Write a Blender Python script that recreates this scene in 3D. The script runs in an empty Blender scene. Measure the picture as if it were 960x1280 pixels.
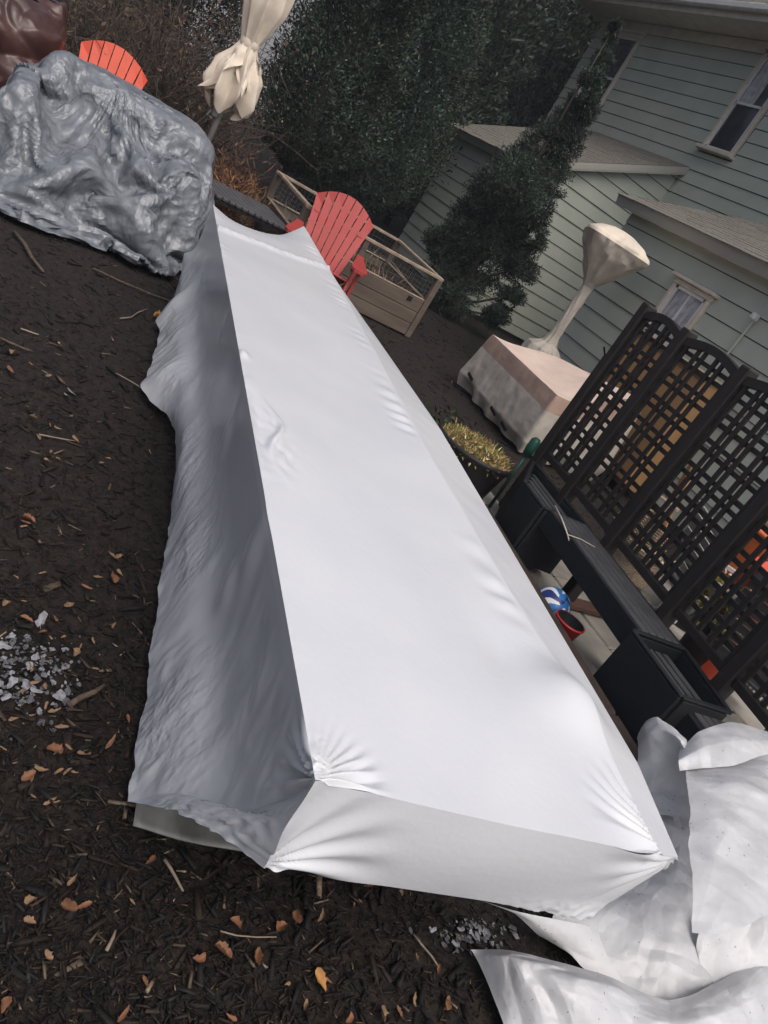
import bpy, math, random
import numpy as np
from mathutils import Matrix, Vector

random.seed(7)
rng = np.random.default_rng(11)
scene = bpy.context.scene
C = scene.collection
R = math.radians

# ------------------------------------------------------------------ camera
F_PX, PITCH, ROLL, YAW, CAM_H = 944.0, R(22.45), R(32.9), R(-54.8), 1.55
cp, sp, cy, sy = math.cos(PITCH), math.sin(PITCH), math.cos(YAW), math.sin(YAW)
FW = np.array([cp * sy, cp * cy, -sp])
_r = np.array([cy, -sy, 0.0]); _u = np.cross(_r, FW)
RT = math.cos(ROLL) * _r + math.sin(ROLL) * _u
UP = -math.sin(ROLL) * _r + math.cos(ROLL) * _u
cam_d = bpy.data.cameras.new('camera'); cam = bpy.data.objects.new('camera', cam_d); C.objects.link(cam)
cam_d.sensor_fit = 'VERTICAL'; cam_d.sensor_height = 24.0; cam_d.lens = F_PX / 1280 * 24.0
cam_d.clip_start = 0.05; cam_d.clip_end = 600
M = Matrix([[RT[i], UP[i], -FW[i], 0] for i in range(3)] + [[0, 0, 0, 1]])
cam.matrix_world = Matrix.Translation((0, 0, CAM_H)) @ M
scene.camera = cam

# ------------------------------------------------------------------ world, sun, exposure
SUN_EL, SUN_AZ = 58.0, 88.0          # compass azimuth, clockwise from +Y
w = bpy.data.worlds.new('World'); scene.world = w; w.use_nodes = True
nt = w.node_tree; sky = nt.nodes.new('ShaderNodeTexSky'); sky.sky_type = 'NISHITA'; sky.sun_disc = False
sky.sun_elevation = R(SUN_EL); sky.sun_rotation = R(SUN_AZ); sky.air_density = .6; sky.dust_density = 6.0; sky.ozone_density = .4
bg = nt.nodes['Background']; bg.inputs['Strength'].default_value = 0.15
hs = nt.nodes.new('ShaderNodeHueSaturation'); hs.inputs['Saturation'].default_value = .78      # overcast: greyer than the clear sky
nt.links.new(sky.outputs[0], hs.inputs['Color']); nt.links.new(hs.outputs[0], bg.inputs[0])
sd = bpy.data.lights.new('sun', 'SUN'); sd.energy = 0.85; sd.angle = R(60); sd.color = (1, .985, .965)
so = bpy.data.objects.new('sun', sd); C.objects.link(so)
_az, _el = R(SUN_AZ), R(SUN_EL)
tosun = Vector((math.sin(_az) * math.cos(_el), math.cos(_az) * math.cos(_el), math.sin(_el)))
so.rotation_euler = tosun.to_track_quat('Z', 'Y').to_euler(); so.location = (0, 0, 30)
scene.view_settings.view_transform = 'Standard'; scene.view_settings.look = 'None'
scene.view_settings.exposure = 0.1; scene.view_settings.gamma = 1.0

# ------------------------------------------------------------------ pixel -> place
def ray(x, y): return FW * F_PX + RT * (x - 480) - UP * (y - 640)
def G(x, y, z=0.0):
    d = ray(x, y); return d * ((z - CAM_H) / d[2]) + [0, 0, CAM_H]
def onY(x, y, Y): d = ray(x, y); return d * (Y / d[1]) + [0, 0, CAM_H]
def onX(x, y, X): d = ray(x, y); return d * (X / d[0]) + [0, 0, CAM_H]
def onD(x, y, D): d = ray(x, y); return d * (D / math.hypot(d[0], d[1])) + [0, 0, CAM_H]
CA, SA = math.cos(R(6.5)), math.sin(R(6.5))
def E(e, n, z=0.0): return (e * CA + n * SA, -e * SA + n * CA, z)      # frame of box and bench
def EN(p): return (p[0] * CA - p[1] * SA, p[0] * SA + p[1] * CA)
ROT_E = -R(6.5)

# ------------------------------------------------------------------ noise (numpy)
_perm = np.random.default_rng(3).permutation(512); _perm = np.concatenate([_perm, _perm, _perm])
_grad = np.random.default_rng(4).normal(size=(512, 3)); _grad /= np.linalg.norm(_grad, axis=1)[:, None]
def pn(p):
    p = np.asarray(p, float); i = np.floor(p).astype(int); f = p - i; i = i & 511
    u = f * f * f * (f * (f * 6 - 15) + 10); out = 0
    for dx in (0, 1):
        for dy in (0, 1):
            for dz in (0, 1):
                h = _perm[_perm[_perm[(i[..., 0] + dx) & 511] + ((i[..., 1] + dy) & 511)] + ((i[..., 2] + dz) & 511)]
                g = _grad[h & 511]; d = f - [dx, dy, dz]
                wgt = (u[..., 0] if dx else 1 - u[..., 0]) * (u[..., 1] if dy else 1 - u[..., 1]) * (u[..., 2] if dz else 1 - u[..., 2])
                out = out + wgt * (g * d).sum(-1)
    return out
def fbm(p, o=4):
    p = np.asarray(p, float); a, s = 1.0, 0
    for k in range(o): s = s + a * pn(p); p = p * 2.03 + 7.1; a *= .5
    return s
def ridge(p, o=3):
    p = np.asarray(p, float); a, s = 1.0, 0
    for k in range(o): s = s + a * (1 - 2.2 * np.abs(pn(p))); p = p * 2.1 + 3.3; a *= .5
    return s
def sst(a, b, x): t = np.clip((x - a) / (b - a), 0, 1); return t * t * (3 - 2 * t)

def tri(x): return 2 * np.abs(x - np.floor(x + .5)) * 2 - 1
def crumple(p, f, k, seed, warp=.35):
    """sum of creased triangle waves in random directions: flat facets and sharp folds"""
    r_ = np.random.default_rng(seed); p = np.asarray(p) * f; p = p + warp * np.stack([pn(p * .7 + j * 9.1 + seed) for j in range(3)], -1) * 1.6; out = 0
    for j in range(k):
        d = r_.normal(size=3); d /= np.linalg.norm(d); out = out + tri(p @ d + r_.random()) * r_.uniform(.5, 1) * sst(-.25, .25, pn(p * .55 + j * 5.7 + seed))
    return out / k ** .5

# ------------------------------------------------------------------ materials
def mat(name, col, rough=.7, col2=None, scale=8, bump=0, bscale=40, spec=.4, metal=0, detail=5, stretch=(1, 1, 1), trans=0, attr=None, lo=.35, hi=.65, coat=0):
    m = bpy.data.materials.new(name); m.use_nodes = True; n = m.node_tree.nodes; L = m.node_tree.links
    b = n['Principled BSDF']; b.inputs['Roughness'].default_value = rough; b.inputs['Metallic'].default_value = metal
    b.inputs['Specular IOR Level'].default_value = spec; b.inputs['Base Color'].default_value = (*col, 1)
    if coat: b.inputs['Coat Weight'].default_value = coat; b.inputs['Coat Roughness'].default_value = .15
    tc = n.new('ShaderNodeTexCoord'); mp = n.new('ShaderNodeMapping'); mp.inputs['Scale'].default_value = stretch
    L.new(tc.outputs['Object'], mp.inputs[0])
    src = None
    if attr:
        at = n.new('ShaderNodeAttribute'); at.attribute_name = attr; src = at.outputs['Color']; L.new(src, b.inputs['Base Color'])
    if col2:
        t = n.new('ShaderNodeTexNoise'); t.inputs['Scale'].default_value = scale; t.inputs['Detail'].default_value = detail
        L.new(mp.outputs[0], t.inputs['Vector']); r = n.new('ShaderNodeMapRange'); r.inputs[1].default_value = lo; r.inputs[2].default_value = hi
        L.new(t.outputs['Fac'], r.inputs[0]); mx = n.new('ShaderNodeMix'); mx.data_type = 'RGBA'
        L.new(r.outputs[0], mx.inputs[0])
        mx.inputs[6].default_value = (*col, 1); mx.inputs[7].default_value = (*col2, 1)
        if src: mx.blend_type = 'MULTIPLY'; L.new(src, mx.inputs[6])
        L.new(mx.outputs[2], b.inputs['Base Color'])
    if bump:
        t2 = n.new('ShaderNodeTexNoise'); t2.inputs['Scale'].default_value = bscale; t2.inputs['Detail'].default_value = 6
        L.new(mp.outputs[0], t2.inputs['Vector']); bp = n.new('ShaderNodeBump'); bp.inputs['Strength'].default_value = 1; bp.inputs['Distance'].default_value = bump
        L.new(t2.outputs['Fac'], bp.inputs['Height']); L.new(bp.outputs[0], b.inputs['Normal'])
    if trans:
        td = n.new('ShaderNodeBsdfTranslucent'); ms = n.new('ShaderNodeMixShader'); ms.inputs[0].default_value = trans
        lk = b.inputs['Base Color'].links
        if lk: L.new(lk[0].from_socket, td.inputs[0])
        else: td.inputs[0].default_value = (*col, 1)
        L.new(b.outputs[0], ms.inputs[1]); L.new(td.outputs[0], ms.inputs[2]); L.new(ms.outputs[0], n['Material Output'].inputs[0])
    return m
MT = dict(
    film=mat('white_film', (.69, .71, .735), .27, (.65, .672, .705), 3, .0008, 60, spec=.5, trans=.05),
    sheet=mat('white_sheet', (.66, .67, .685), .38, (.57, .58, .60), 9, .0015, 30, spec=.5, trans=.1),
    silver=mat('silver_tarp', (.135, .150, .170), .36, (.20, .217, .24), 12, .0012, 70, spec=.55, metal=.08),
    vinyl=mat('brown_vinyl', (.075, .032, .026), .33, (.045, .02, .018), 5, .003, 20, spec=.5),
    mulch=mat('mulch', (.010, .0080, .0070), .85, (.024, .0175, .0138), 30, .012, 60, spec=.3, detail=10),
    chip=mat('wood_chip', (.05, .03, .02), .75, (.45, .45, .45), 120, spec=.3, attr='Col'),
    leaf=mat('dead_leaf', (.235, .105, .05), .65, (.13, .062, .033), 40, .001, 90),
    leaf_pale=mat('dead_leaf_pale', (.25, .155, .085), .7, (.16, .10, .06), 40, .001, 90),
    leaf_grey=mat('bleached_leaf', (.30, .30, .32), .65, (.17, .17, .19), 50, .001, 90),
    leaf_gold=mat('golden_leaf', (.46, .23, .06), .6, (.30, .14, .04), 40, .001, 90),
    stick=mat('stick_bark', (.12, .085, .06), .8, (.06, .042, .032), 60, .002, 120),
    siding=mat('sage_siding', (.43, .465, .405), .62, (.385, .42, .365), 2.2, .0006, 90, spec=.35),
    backing=mat('dark_felt', (.03, .03, .03), .9),
    trim=mat('cream_trim', (.60, .55, .465), .6, (.50, .455, .385), 6, .0008, 40),
    white=mat('white_paint', (.68, .68, .67), .5, (.58, .58, .57), 8),
    glass=mat('window_glass', (.014, .018, .024), .08, spec=.55),
    curtain=mat('curtain', (.45, .46, .48), .8, (.3, .31, .34), 14),
    shingle=mat('roof_shingle', (.225, .21, .18), .9, (.125, .118, .105), 34, .004, 120, stretch=(1, 1, 1), spec=.2),
    lattice=mat('dark_stained_wood', (.016, .0135, .0125), .6, (.026, .020, .018), 14, .0012, 60, stretch=(1, 1, .25)),
    slate=mat('charcoal_plank', (.085, .086, .09), .6, (.062, .063, .067), 10, .001, 60),
    slatepaint=mat('blue_black_panel', (.012, .0145, .019), .6, (.018, .020, .024), 6, .001, 50),
    paver=mat('stone_paver', (.36, .335, .29), .85, (.24, .225, .20), 5, .003, 50),
    joint=mat('joint_sand', (.12, .10, .08), .95, (.06, .05, .04), 40, .003, 80),
    timber=mat('edging_timber', (.055, .036, .028), .8, (.03, .021, .018), 12, .003, 60),
    red=mat('red_resin', (.38, .050, .046), .55, (.33, .043, .04), 7, .0006, 70),
    orange_red=mat('orange_red_resin', (.62, .075, .028), .5, (.52, .06, .025), 7, .0006, 70),
    oldwood=mat('weathered_wood', (.135, .105, .082), .8, (.085, .066, .053), 8, .002, 50, stretch=(1, .2, 1)),
    palewood=mat('pale_rail_wood', (.34, .27, .20), .75, (.22, .175, .13), 10, .001, 60),
    wire=mat('wire', (.20, .20, .20), .5, metal=.6),
    black=mat('black_plastic', (.012, .012, .013), .45),
    hardware=mat('grey_metal', (.28, .28, .29), .4, metal=.6),
    canvas=mat('cream_canvas', (.70, .62, .51), .85, (.60, .53, .43), 7, .0015, 90),
    pole=mat('grey_pole', (.25, .235, .22), .5, (.19, .18, .17), 9),
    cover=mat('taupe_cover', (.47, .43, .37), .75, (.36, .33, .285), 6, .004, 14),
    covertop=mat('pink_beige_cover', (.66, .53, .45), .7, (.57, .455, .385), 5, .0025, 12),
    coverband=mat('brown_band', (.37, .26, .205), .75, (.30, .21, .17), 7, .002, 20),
    pot=mat('dark_pot', (.028, .024, .026), .5, (.018, .016, .018), 9),
    straw=mat('straw', (.32, .25, .105), .8, attr='Col'),
    bark=mat('bark', (.062, .052, .045), .9, (.035, .03, .027), 9, .012, 30, stretch=(1, 1, .2)),
    twig=mat('twig', (.085, .062, .047), .85, (.05, .038, .03), 12),
    evergreen=mat('evergreen', (.026, .042, .030), .55, attr='Col', trans=.12, spec=.3),
    ball_blue=mat('ball_blue', (.03, .17, .45), .35), ball_navy=mat('ball_navy', (.02, .035, .17), .35), ball_white=mat('ball_white', (.72, .73, .75), .4),
    bucket=mat('red_bucket', (.42, .03, .03), .4), bucket_in=mat('bucket_inside', (.02, .02, .022), .5),
    redbrown=mat('red_brown_board', (.115, .055, .042), .7, (.075, .038, .03), 9),
    tan=mat('tan_panel', (.37, .215, .095), .6, (.31, .175, .075), 4, .001, 30, stretch=(1, 1, .15)),
    orange=mat('orange_plastic', (.66, .16, .035), .4, (.55, .12, .03), 6),
    wicker=mat('wicker', (.44, .35, .24), .8, (.16, .12, .08), 60),
    green=mat('green_plastic', (.012, .07, .05), .4), yellow=mat('yellow_bloom', (.55, .36, .04), .7, attr='Col'),
    pvc=mat('grey_film', (.23, .235, .225), .45, (.10, .10, .09), 11, .001, 40),
    vinylside=mat('grey_vinyl_siding', (.42, .44, .47), .6), rake=mat('grey_rake', (.33, .33, .30), .6),
    stripe=mat('striped_board', (.40, .39, .36), .7, (.33, .32, .30), 8),
)
def crumple_bump(m, layers, zlo=None):
    """faceted creases in the relief of a plastic sheet"""
    n = m.node_tree.nodes; L = m.node_tree.links; b = n['Principled BSDF']; tc = n.new('ShaderNodeTexCoord'); prev = None
    for sc, st, dist, rot in layers:
        mp = n.new('ShaderNodeMapping'); mp.inputs['Scale'].default_value = st; mp.inputs['Rotation'].default_value = (rot * .5, rot, rot * .7); L.new(tc.outputs['Object'], mp.inputs[0])
        wn = n.new('ShaderNodeTexNoise'); wn.inputs['Scale'].default_value = sc * .6; L.new(mp.outputs[0], wn.inputs['Vector']); wm = n.new('ShaderNodeMix'); wm.data_type = 'RGBA'; wm.blend_type = 'LINEAR_LIGHT'; wm.inputs[0].default_value = .7 / sc; L.new(mp.outputs[0], wm.inputs[6]); L.new(wn.outputs['Color'], wm.inputs[7])
        t = n.new('ShaderNodeTexVoronoi'); t.inputs['Scale'].default_value = sc; L.new(wm.outputs[2], t.inputs['Vector'])
        msk = n.new('ShaderNodeTexNoise'); msk.inputs['Scale'].default_value = 3.1; L.new(tc.outputs['Object'], msk.inputs['Vector']); mr = n.new('ShaderNodeMapRange'); mr.inputs[1].default_value = .36; mr.inputs[2].default_value = .62; L.new(msk.outputs['Fac'], mr.inputs[0]); fac = mr.outputs[0]
        if zlo:
            sx = n.new('ShaderNodeSeparateXYZ'); L.new(tc.outputs['Object'], sx.inputs[0]); mz = n.new('ShaderNodeMapRange'); mz.inputs[1].default_value = zlo[0]; mz.inputs[2].default_value = zlo[1]; L.new(sx.outputs['Z'], mz.inputs[0])
            mu = n.new('ShaderNodeMath'); mu.operation = 'MULTIPLY'; L.new(fac, mu.inputs[0]); L.new(mz.outputs[0], mu.inputs[1]); fac = mu.outputs[0]
        mu2 = n.new('ShaderNodeMath'); mu2.operation = 'MULTIPLY'; L.new(fac, mu2.inputs[0]); L.new(t.outputs['Distance'], mu2.inputs[1])
        bp = n.new('ShaderNodeBump'); bp.inputs['Distance'].default_value = dist; L.new(mu2.outputs[0], bp.inputs['Height'])
        if prev: L.new(prev.outputs[0], bp.inputs['Normal'])
        prev = bp
    L.new(prev.outputs[0], b.inputs['Normal']); return m
MT['slack'] = crumple_bump(mat('slack_film', (.68, .695, .715), .18, (.645, .66, .685), 3, spec=.65, trans=.16), ((9, (1.1, 1.1, .8), .008, .35), (22, (1.2, 1.2, .6), .006, -.3), (50, (1, 1, .8), .0028, .5)), (.46, .18))
crumple_bump(MT['silver'], ((5, (1, 1, .8), .045, .4), (12, (1.1, 1, .8), .018, -.5), (32, (1, 1, 1), .005, .3)))
crumple_bump(MT['sheet'], ((5, (1, 1, 1), .012, .4), (13, (1, 1, 1), .005, -.5)))
def dirty(m):
    """specks of soil fallen on the sheet"""
    n = m.node_tree.nodes; L = m.node_tree.links; b = n['Principled BSDF']; src = b.inputs['Base Color'].links[0].from_socket; tc = n.new('ShaderNodeTexCoord')
    t = n.new('ShaderNodeTexNoise'); t.inputs['Scale'].default_value = 110; t.inputs['Detail'].default_value = 2; L.new(tc.outputs['Object'], t.inputs['Vector'])
    g = n.new('ShaderNodeTexNoise'); g.inputs['Scale'].default_value = 3.5; L.new(tc.outputs['Object'], g.inputs['Vector'])
    ad = n.new('ShaderNodeMath'); ad.operation = 'MULTIPLY_ADD'; ad.inputs[1].default_value = .35; L.new(g.outputs['Fac'], ad.inputs[0]); L.new(t.outputs['Fac'], ad.inputs[2])
    mr = n.new('ShaderNodeMapRange'); mr.inputs[1].default_value = .905; mr.inputs[2].default_value = .93; L.new(ad.outputs[0], mr.inputs[0])
    mx = n.new('ShaderNodeMix'); mx.data_type = 'RGBA'; mx.inputs[7].default_value = (.06, .05, .045, 1); L.new(src, mx.inputs[6]); L.new(mr.outputs[0], mx.inputs[0]); L.new(mx.outputs[2], b.inputs['Base Color'])
dirty(MT['sheet'])
def stripes(base, dark, scale):
    m = mat('striped_fabric', base, .8); n = m.node_tree.nodes; L = m.node_tree.links
    wv = n.new('ShaderNodeTexWave'); wv.inputs['Scale'].default_value = scale; tc = n.new('ShaderNodeTexCoord'); L.new(tc.outputs['Object'], wv.inputs[0])
    cr = n.new('ShaderNodeValToRGB'); cr.color_ramp.interpolation = 'CONSTANT'; cr.color_ramp.elements[0].color = (*dark, 1); cr.color_ramp.elements[1].color = (*base, 1); cr.color_ramp.elements[1].position = .45
    L.new(wv.outputs[0], cr.inputs[0]); L.new(cr.outputs[0], n['Principled BSDF'].inputs[0]); return m
MT['stripes'] = stripes((.5, .48, .42), (.06, .06, .065), 12)

# ------------------------------------------------------------------ mesh helpers
def link(name, me, m=None, parent=None, smooth=False):
    if m is not None: me.materials.append(MT[m] if isinstance(m, str) else m)
    if smooth: me.polygons.foreach_set('use_smooth', [True] * len(me.polygons))
    o = bpy.data.objects.new(name, me); C.objects.link(o)
    if parent: o.parent = parent
    return o
def meshd(name, v, f):
    me = bpy.data.meshes.new(name); me.from_pydata([tuple(map(float, p)) for p in v], [], [tuple(map(int, q)) for q in f]); me.update(); return me
def fastmesh(name, V, Fq, cols=None):
    """V (n,3), Fq (m,k) all faces the same size"""
    V = np.asarray(V, np.float32); Fq = np.asarray(Fq, np.int32); me = bpy.data.meshes.new(name); k = Fq.shape[1]
    me.vertices.add(len(V)); me.vertices.foreach_set('co', V.ravel()); me.loops.add(Fq.size); me.loops.foreach_set('vertex_index', Fq.ravel())
    me.polygons.add(len(Fq)); me.polygons.foreach_set('loop_start', np.arange(0, Fq.size, k, dtype=np.int32)); me.polygons.foreach_set('loop_total', np.full(len(Fq), k, np.int32))
    me.update(calc_edges=True)
    if cols is not None:
        a = me.color_attributes.new('Col', 'FLOAT_COLOR', 'POINT'); a.data.foreach_set('color', np.concatenate([cols, np.ones((len(V), 1))], 1).astype(np.float32).ravel())
    return me
def gridmesh(name, P):
    nu, nv = P.shape[:2]; i = np.arange(nu * nv).reshape(nu, nv)
    Fq = np.stack([i[:-1, :-1], i[1:, :-1], i[1:, 1:], i[:-1, 1:]], -1).reshape(-1, 4)
    return fastmesh(name, P.reshape(-1, 3), Fq)
class MB:
    def __init__(s): s.v = []; s.f = []
    def add(s, v, f):
        k = len(s.v); s.v += [tuple(p) for p in v]; s.f += [tuple(k + i for i in q) for q in f]; return s
    def box(s, c, d, T=None, b=0.0):
        x, y, z = [q / 2 for q in d]
        if b:
            b = min(b, x * .6, y * .6, z * .6); v = []
            for sx in (-1, 1):
                for sy_ in (-1, 1):
                    for sz in (-1, 1):
                        v += [(sx * x, sy_ * (y - b), sz * (z - b)), (sx * (x - b), sy_ * y, sz * (z - b)), (sx * (x - b), sy_ * (y - b), sz * z)]
            ix = lambda sx, sy_, sz, a: 3 * ((sx > 0) * 4 + (sy_ > 0) * 2 + (sz > 0)) + a
            f = []
            for a in range(3):
                for sg in (-1, 1):
                    o = [q for q in range(3) if q != a]; cyc = []
                    for (p, q) in ((-1, -1), (1, -1), (1, 1), (-1, 1)):
                        t = [0, 0, 0]; t[a] = sg; t[o[0]] = p; t[o[1]] = q; cyc.append(ix(*t, a))
                    f.append(cyc)
            for a in range(3):
                o = [q for q in range(3) if q != a]
                for p in (-1, 1):
                    for q in (-1, 1):
                        t0 = [0, 0, 0]; t0[a] = -1; t0[o[0]] = p; t0[o[1]] = q; t1 = list(t0); t1[a] = 1
                        f.append([ix(*t0, o[0]), ix(*t1, o[0]), ix(*t1, o[1]), ix(*t0, o[1])])
            for sx in (-1, 1):
                for sy_ in (-1, 1):
                    for sz in (-1, 1): f.append([ix(sx, sy_, sz, 0), ix(sx, sy_, sz, 1), ix(sx, sy_, sz, 2)])
        else:
            v = [(a * x, e * y, g * z) for a in (-1, 1) for e in (-1, 1) for g in (-1, 1)]
            f = [(0, 1, 3, 2), (4, 6, 7, 5), (0, 4, 5, 1), (2, 3, 7, 6), (0, 2, 6, 4), (1, 5, 7, 3)]
        if T is not None: v = [tuple(T @ Vector(p)) for p in v]
        return s.add([(p[0] + c[0], p[1] + c[1], p[2] + c[2]) for p in v], f)
    def bar(s, a, b, w, h, up=(0, 0, 1), bev=0.0):
        a, b = Vector(a), Vector(b); d = b - a; l = d.length; d.normalize(); u = Vector(up); r = d.cross(u)
        if r.length < 1e-4: r = d.cross(Vector((1, 0, 0)))
        r.normalize(); u = r.cross(d); T = Matrix((d, r, u)).transposed()
        return s.box((a + b) / 2, (l, w, h), T, bev)
    def tube(s, pts, rad, n=8, cap=True):
        pts = [Vector(p) for p in pts]; rad = rad if hasattr(rad, '__len__') else [rad] * len(pts); k = len(s.v)
        t0 = (pts[1] - pts[0]).normalized(); x = t0.orthogonal().normalized()
        for i, p in enumerate(pts):
            t = (pts[min(i + 1, len(pts) - 1)] - pts[max(i - 1, 0)]).normalized(); x = (x - t * x.dot(t)).normalized(); y = t.cross(x)
            for j in range(n):
                a = 2 * math.pi * j / n; s.v.append(tuple(p + rad[i] * (math.cos(a) * x + math.sin(a) * y)))
        for i in range(len(pts) - 1):
            for j in range(n): s.f.append((k + i * n + j, k + i * n + (j + 1) % n, k + (i + 1) * n + (j + 1) % n, k + (i + 1) * n + j))
        if cap: s.f.append(tuple(k + j for j in range(n))[::-1]); s.f.append(tuple(k + (len(pts) - 1) * n + j for j in range(n)))
        return s
    def lathe(s, prof, n=32, c=(0, 0, 0), wob=None):
        k = len(s.v)
        for i, (r, z) in enumerate(prof):
            for j in range(n):
                a = 2 * math.pi * j / n; q = r * (1 + (wob(a, i) if wob else 0)); s.v.append((c[0] + q * math.cos(a), c[1] + q * math.sin(a), c[2] + z))
        for i in range(len(prof) - 1):
            for j in range(n): s.f.append((k + i * n + j, k + i * n + (j + 1) % n, k + (i + 1) * n + (j + 1) % n, k + (i + 1) * n + j))
        return s
    def build(s, name, m, parent=None, smooth=False): return link(name, meshd(name, s.v, s.f), m, parent, smooth)
def tag(o, label, cat, group=None):
    o['label'] = label; o['category'] = cat
    if group: o['group'] = group
    return o
def thing(name, label, cat, loc=(0, 0, 0), rz=0, group=None):
    o = bpy.data.objects.new(name, None); o.empty_display_size = .1; C.objects.link(o); o.location = loc; o.rotation_euler = (0, 0, rz)
    return tag(o, label, cat, group)
def kind(o, k): o['kind'] = k; return o
def copy_tree(o, parent=None):
    c = o.copy(); C.objects.link(c); c.parent = parent
    for ch in list(o.children): copy_tree(ch, c)
    return c
def B(name, m, parent, c, d, bev=0.0, T=None): return MB().box(c, d, T, bev).build(name, m, parent)

# ------------------------------------------------------------------ ground
def ground():
    ax = lambda a, b, st: np.concatenate([-np.geomspace(250, abs(a) + .6, 14), np.arange(a, b, st), np.geomspace(b + .6, 250, 14)])
    xs, ys = ax(-10, 1.6, .035), ax(-3.2, 3.2, .035)
    X, Y = np.meshgrid(xs, ys, indexing='ij'); p = np.stack([X, Y, 0 * X], -1)
    near = sst(2.2, 1.2, X) * np.maximum(sst(2.9, 2.3, Y), sst(-4.2, -4.8, X)) * sst(-3.6, -3.0, Y) * (X > -30) * (Y < 30)
    Z = near * (.022 * fbm(p * 1.6, 3) + .012 * fbm(p * 9, 3)) - .012
    o = link('ground', gridmesh('ground', np.stack([X, Y, Z], -1)), 'mulch', None, True); kind(o, 'structure'); return o
ground()
def gz(x, y):
    p = np.stack([x, y, 0 * x], -1); return .022 * fbm(p * 1.6, 3) + .012 * fbm(p * 9, 3) - .012

# patio of stone slabs, lower joints of sand
pat = kind(B('patio', 'joint', None, (0.45, 4.6, -.02), (8.7, 3.3, .05)), 'structure'); pat.rotation_euler.z = ROT_E * .0
def patio():
    base = MB().box((0, 0, 0), (.62, .41, .03), None, .008); shared = meshd('paver', base.v, base.f); shared.materials.append(MT['paver'])
    for i, x in enumerate(np.arange(-3.58, 4.2, .635)):
        for j, y in enumerate(np.arange(3.2, 6.2, .425)):
            o = bpy.data.objects.new('paver', shared); C.objects.link(o); o.parent = pat
            o.location = (x + (.3 if j % 2 else 0) + rng.normal(0, .004), y - 4.6 + 4.6 + rng.normal(0, .004), .022 + rng.normal(0, .003)); o.rotation_euler = (rng.normal(0, .006), rng.normal(0, .006), rng.normal(0, .01) + (math.pi if rng.random() < .5 else 0))
patio()
pat.location.z = -.035; pat_z = .008

# ------------------------------------------------------------------ house
EXPO = .2035
def clip(poly, a, b, c):           # keep a*x+b*z<=c
    out = []
    for i in range(len(poly)):
        p, q = poly[i], poly[(i + 1) % len(poly)]; dp, dq = a * p[0] + b * p[1] - c, a * q[0] + b * q[1] - c
        if dp <= 0: out.append(p)
        if dp * dq < 0: t = dp / (dp - dq); out.append((p[0] + t * (q[0] - p[0]), p[1] + t * (q[1] - p[1])))
    return out
def siding(parent, org, ax, nrm, length, z0, z1, holes=(), rake=None):
    """courses of lapped boards on a wall; ax, nrm horizontal unit vectors"""
    ax, nrm = np.array(ax, float), np.array(nrm, float); org = np.array(org, float)
    k0 = int(math.floor((z0) / EXPO)); k = k0
    while k * EXPO < z1:
        a, b = max(k * EXPO, z0), min((k + 1) * EXPO, z1); k += 1
        spans = [(0, length)]
        for (h0, h1, hz0, hz1) in holes:
            if a < hz1 - .03 and b > hz0 + .03:
                ns = []
                for (s0, s1) in spans:
                    if h0 > s0: ns.append((s0, min(s1, h0)))
                    if h1 < s1: ns.append((max(s0, h1), s1))
                spans = [q for q in ns if q[1] - q[0] > .02]
        pieces = [(s0, s1, a, b) for s0, s1 in spans]
        for (h0, h1, hz0, hz1) in holes:
            if a < hz0 - .015 < b: pieces.append((h0, h1, a, hz0))
            if a < hz1 + .015 < b: pieces.append((h0, h1, hz1 - .010, b))
        for (s0, s1, pa, pb) in pieces:
            poly = [(s0, pa + .010), (s1, pa + .010), (s1, pb), (s0, pb)]
            if rake: poly = clip(poly, -rake[1], 1, rake[0])
            if len(poly) < 3: continue
            jit = rng.normal(0, .0012)
            out = lambda z: .026 + jit - .016 * (z - a) / EXPO
            v = [org + ax * x + nrm * out(z) + [0, 0, z] for x, z in poly] + [org + ax * x + nrm * .001 + [0, 0, z] for x, z in poly]
            n = len(poly); f = [tuple(range(n)), tuple(range(2 * n - 1, n - 1, -1))] + [(i, i + n, (i + 1) % n + n, (i + 1) % n) for i in range(n)]
            link('siding_board', meshd('siding_board', v, f), 'siding', parent)
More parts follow.
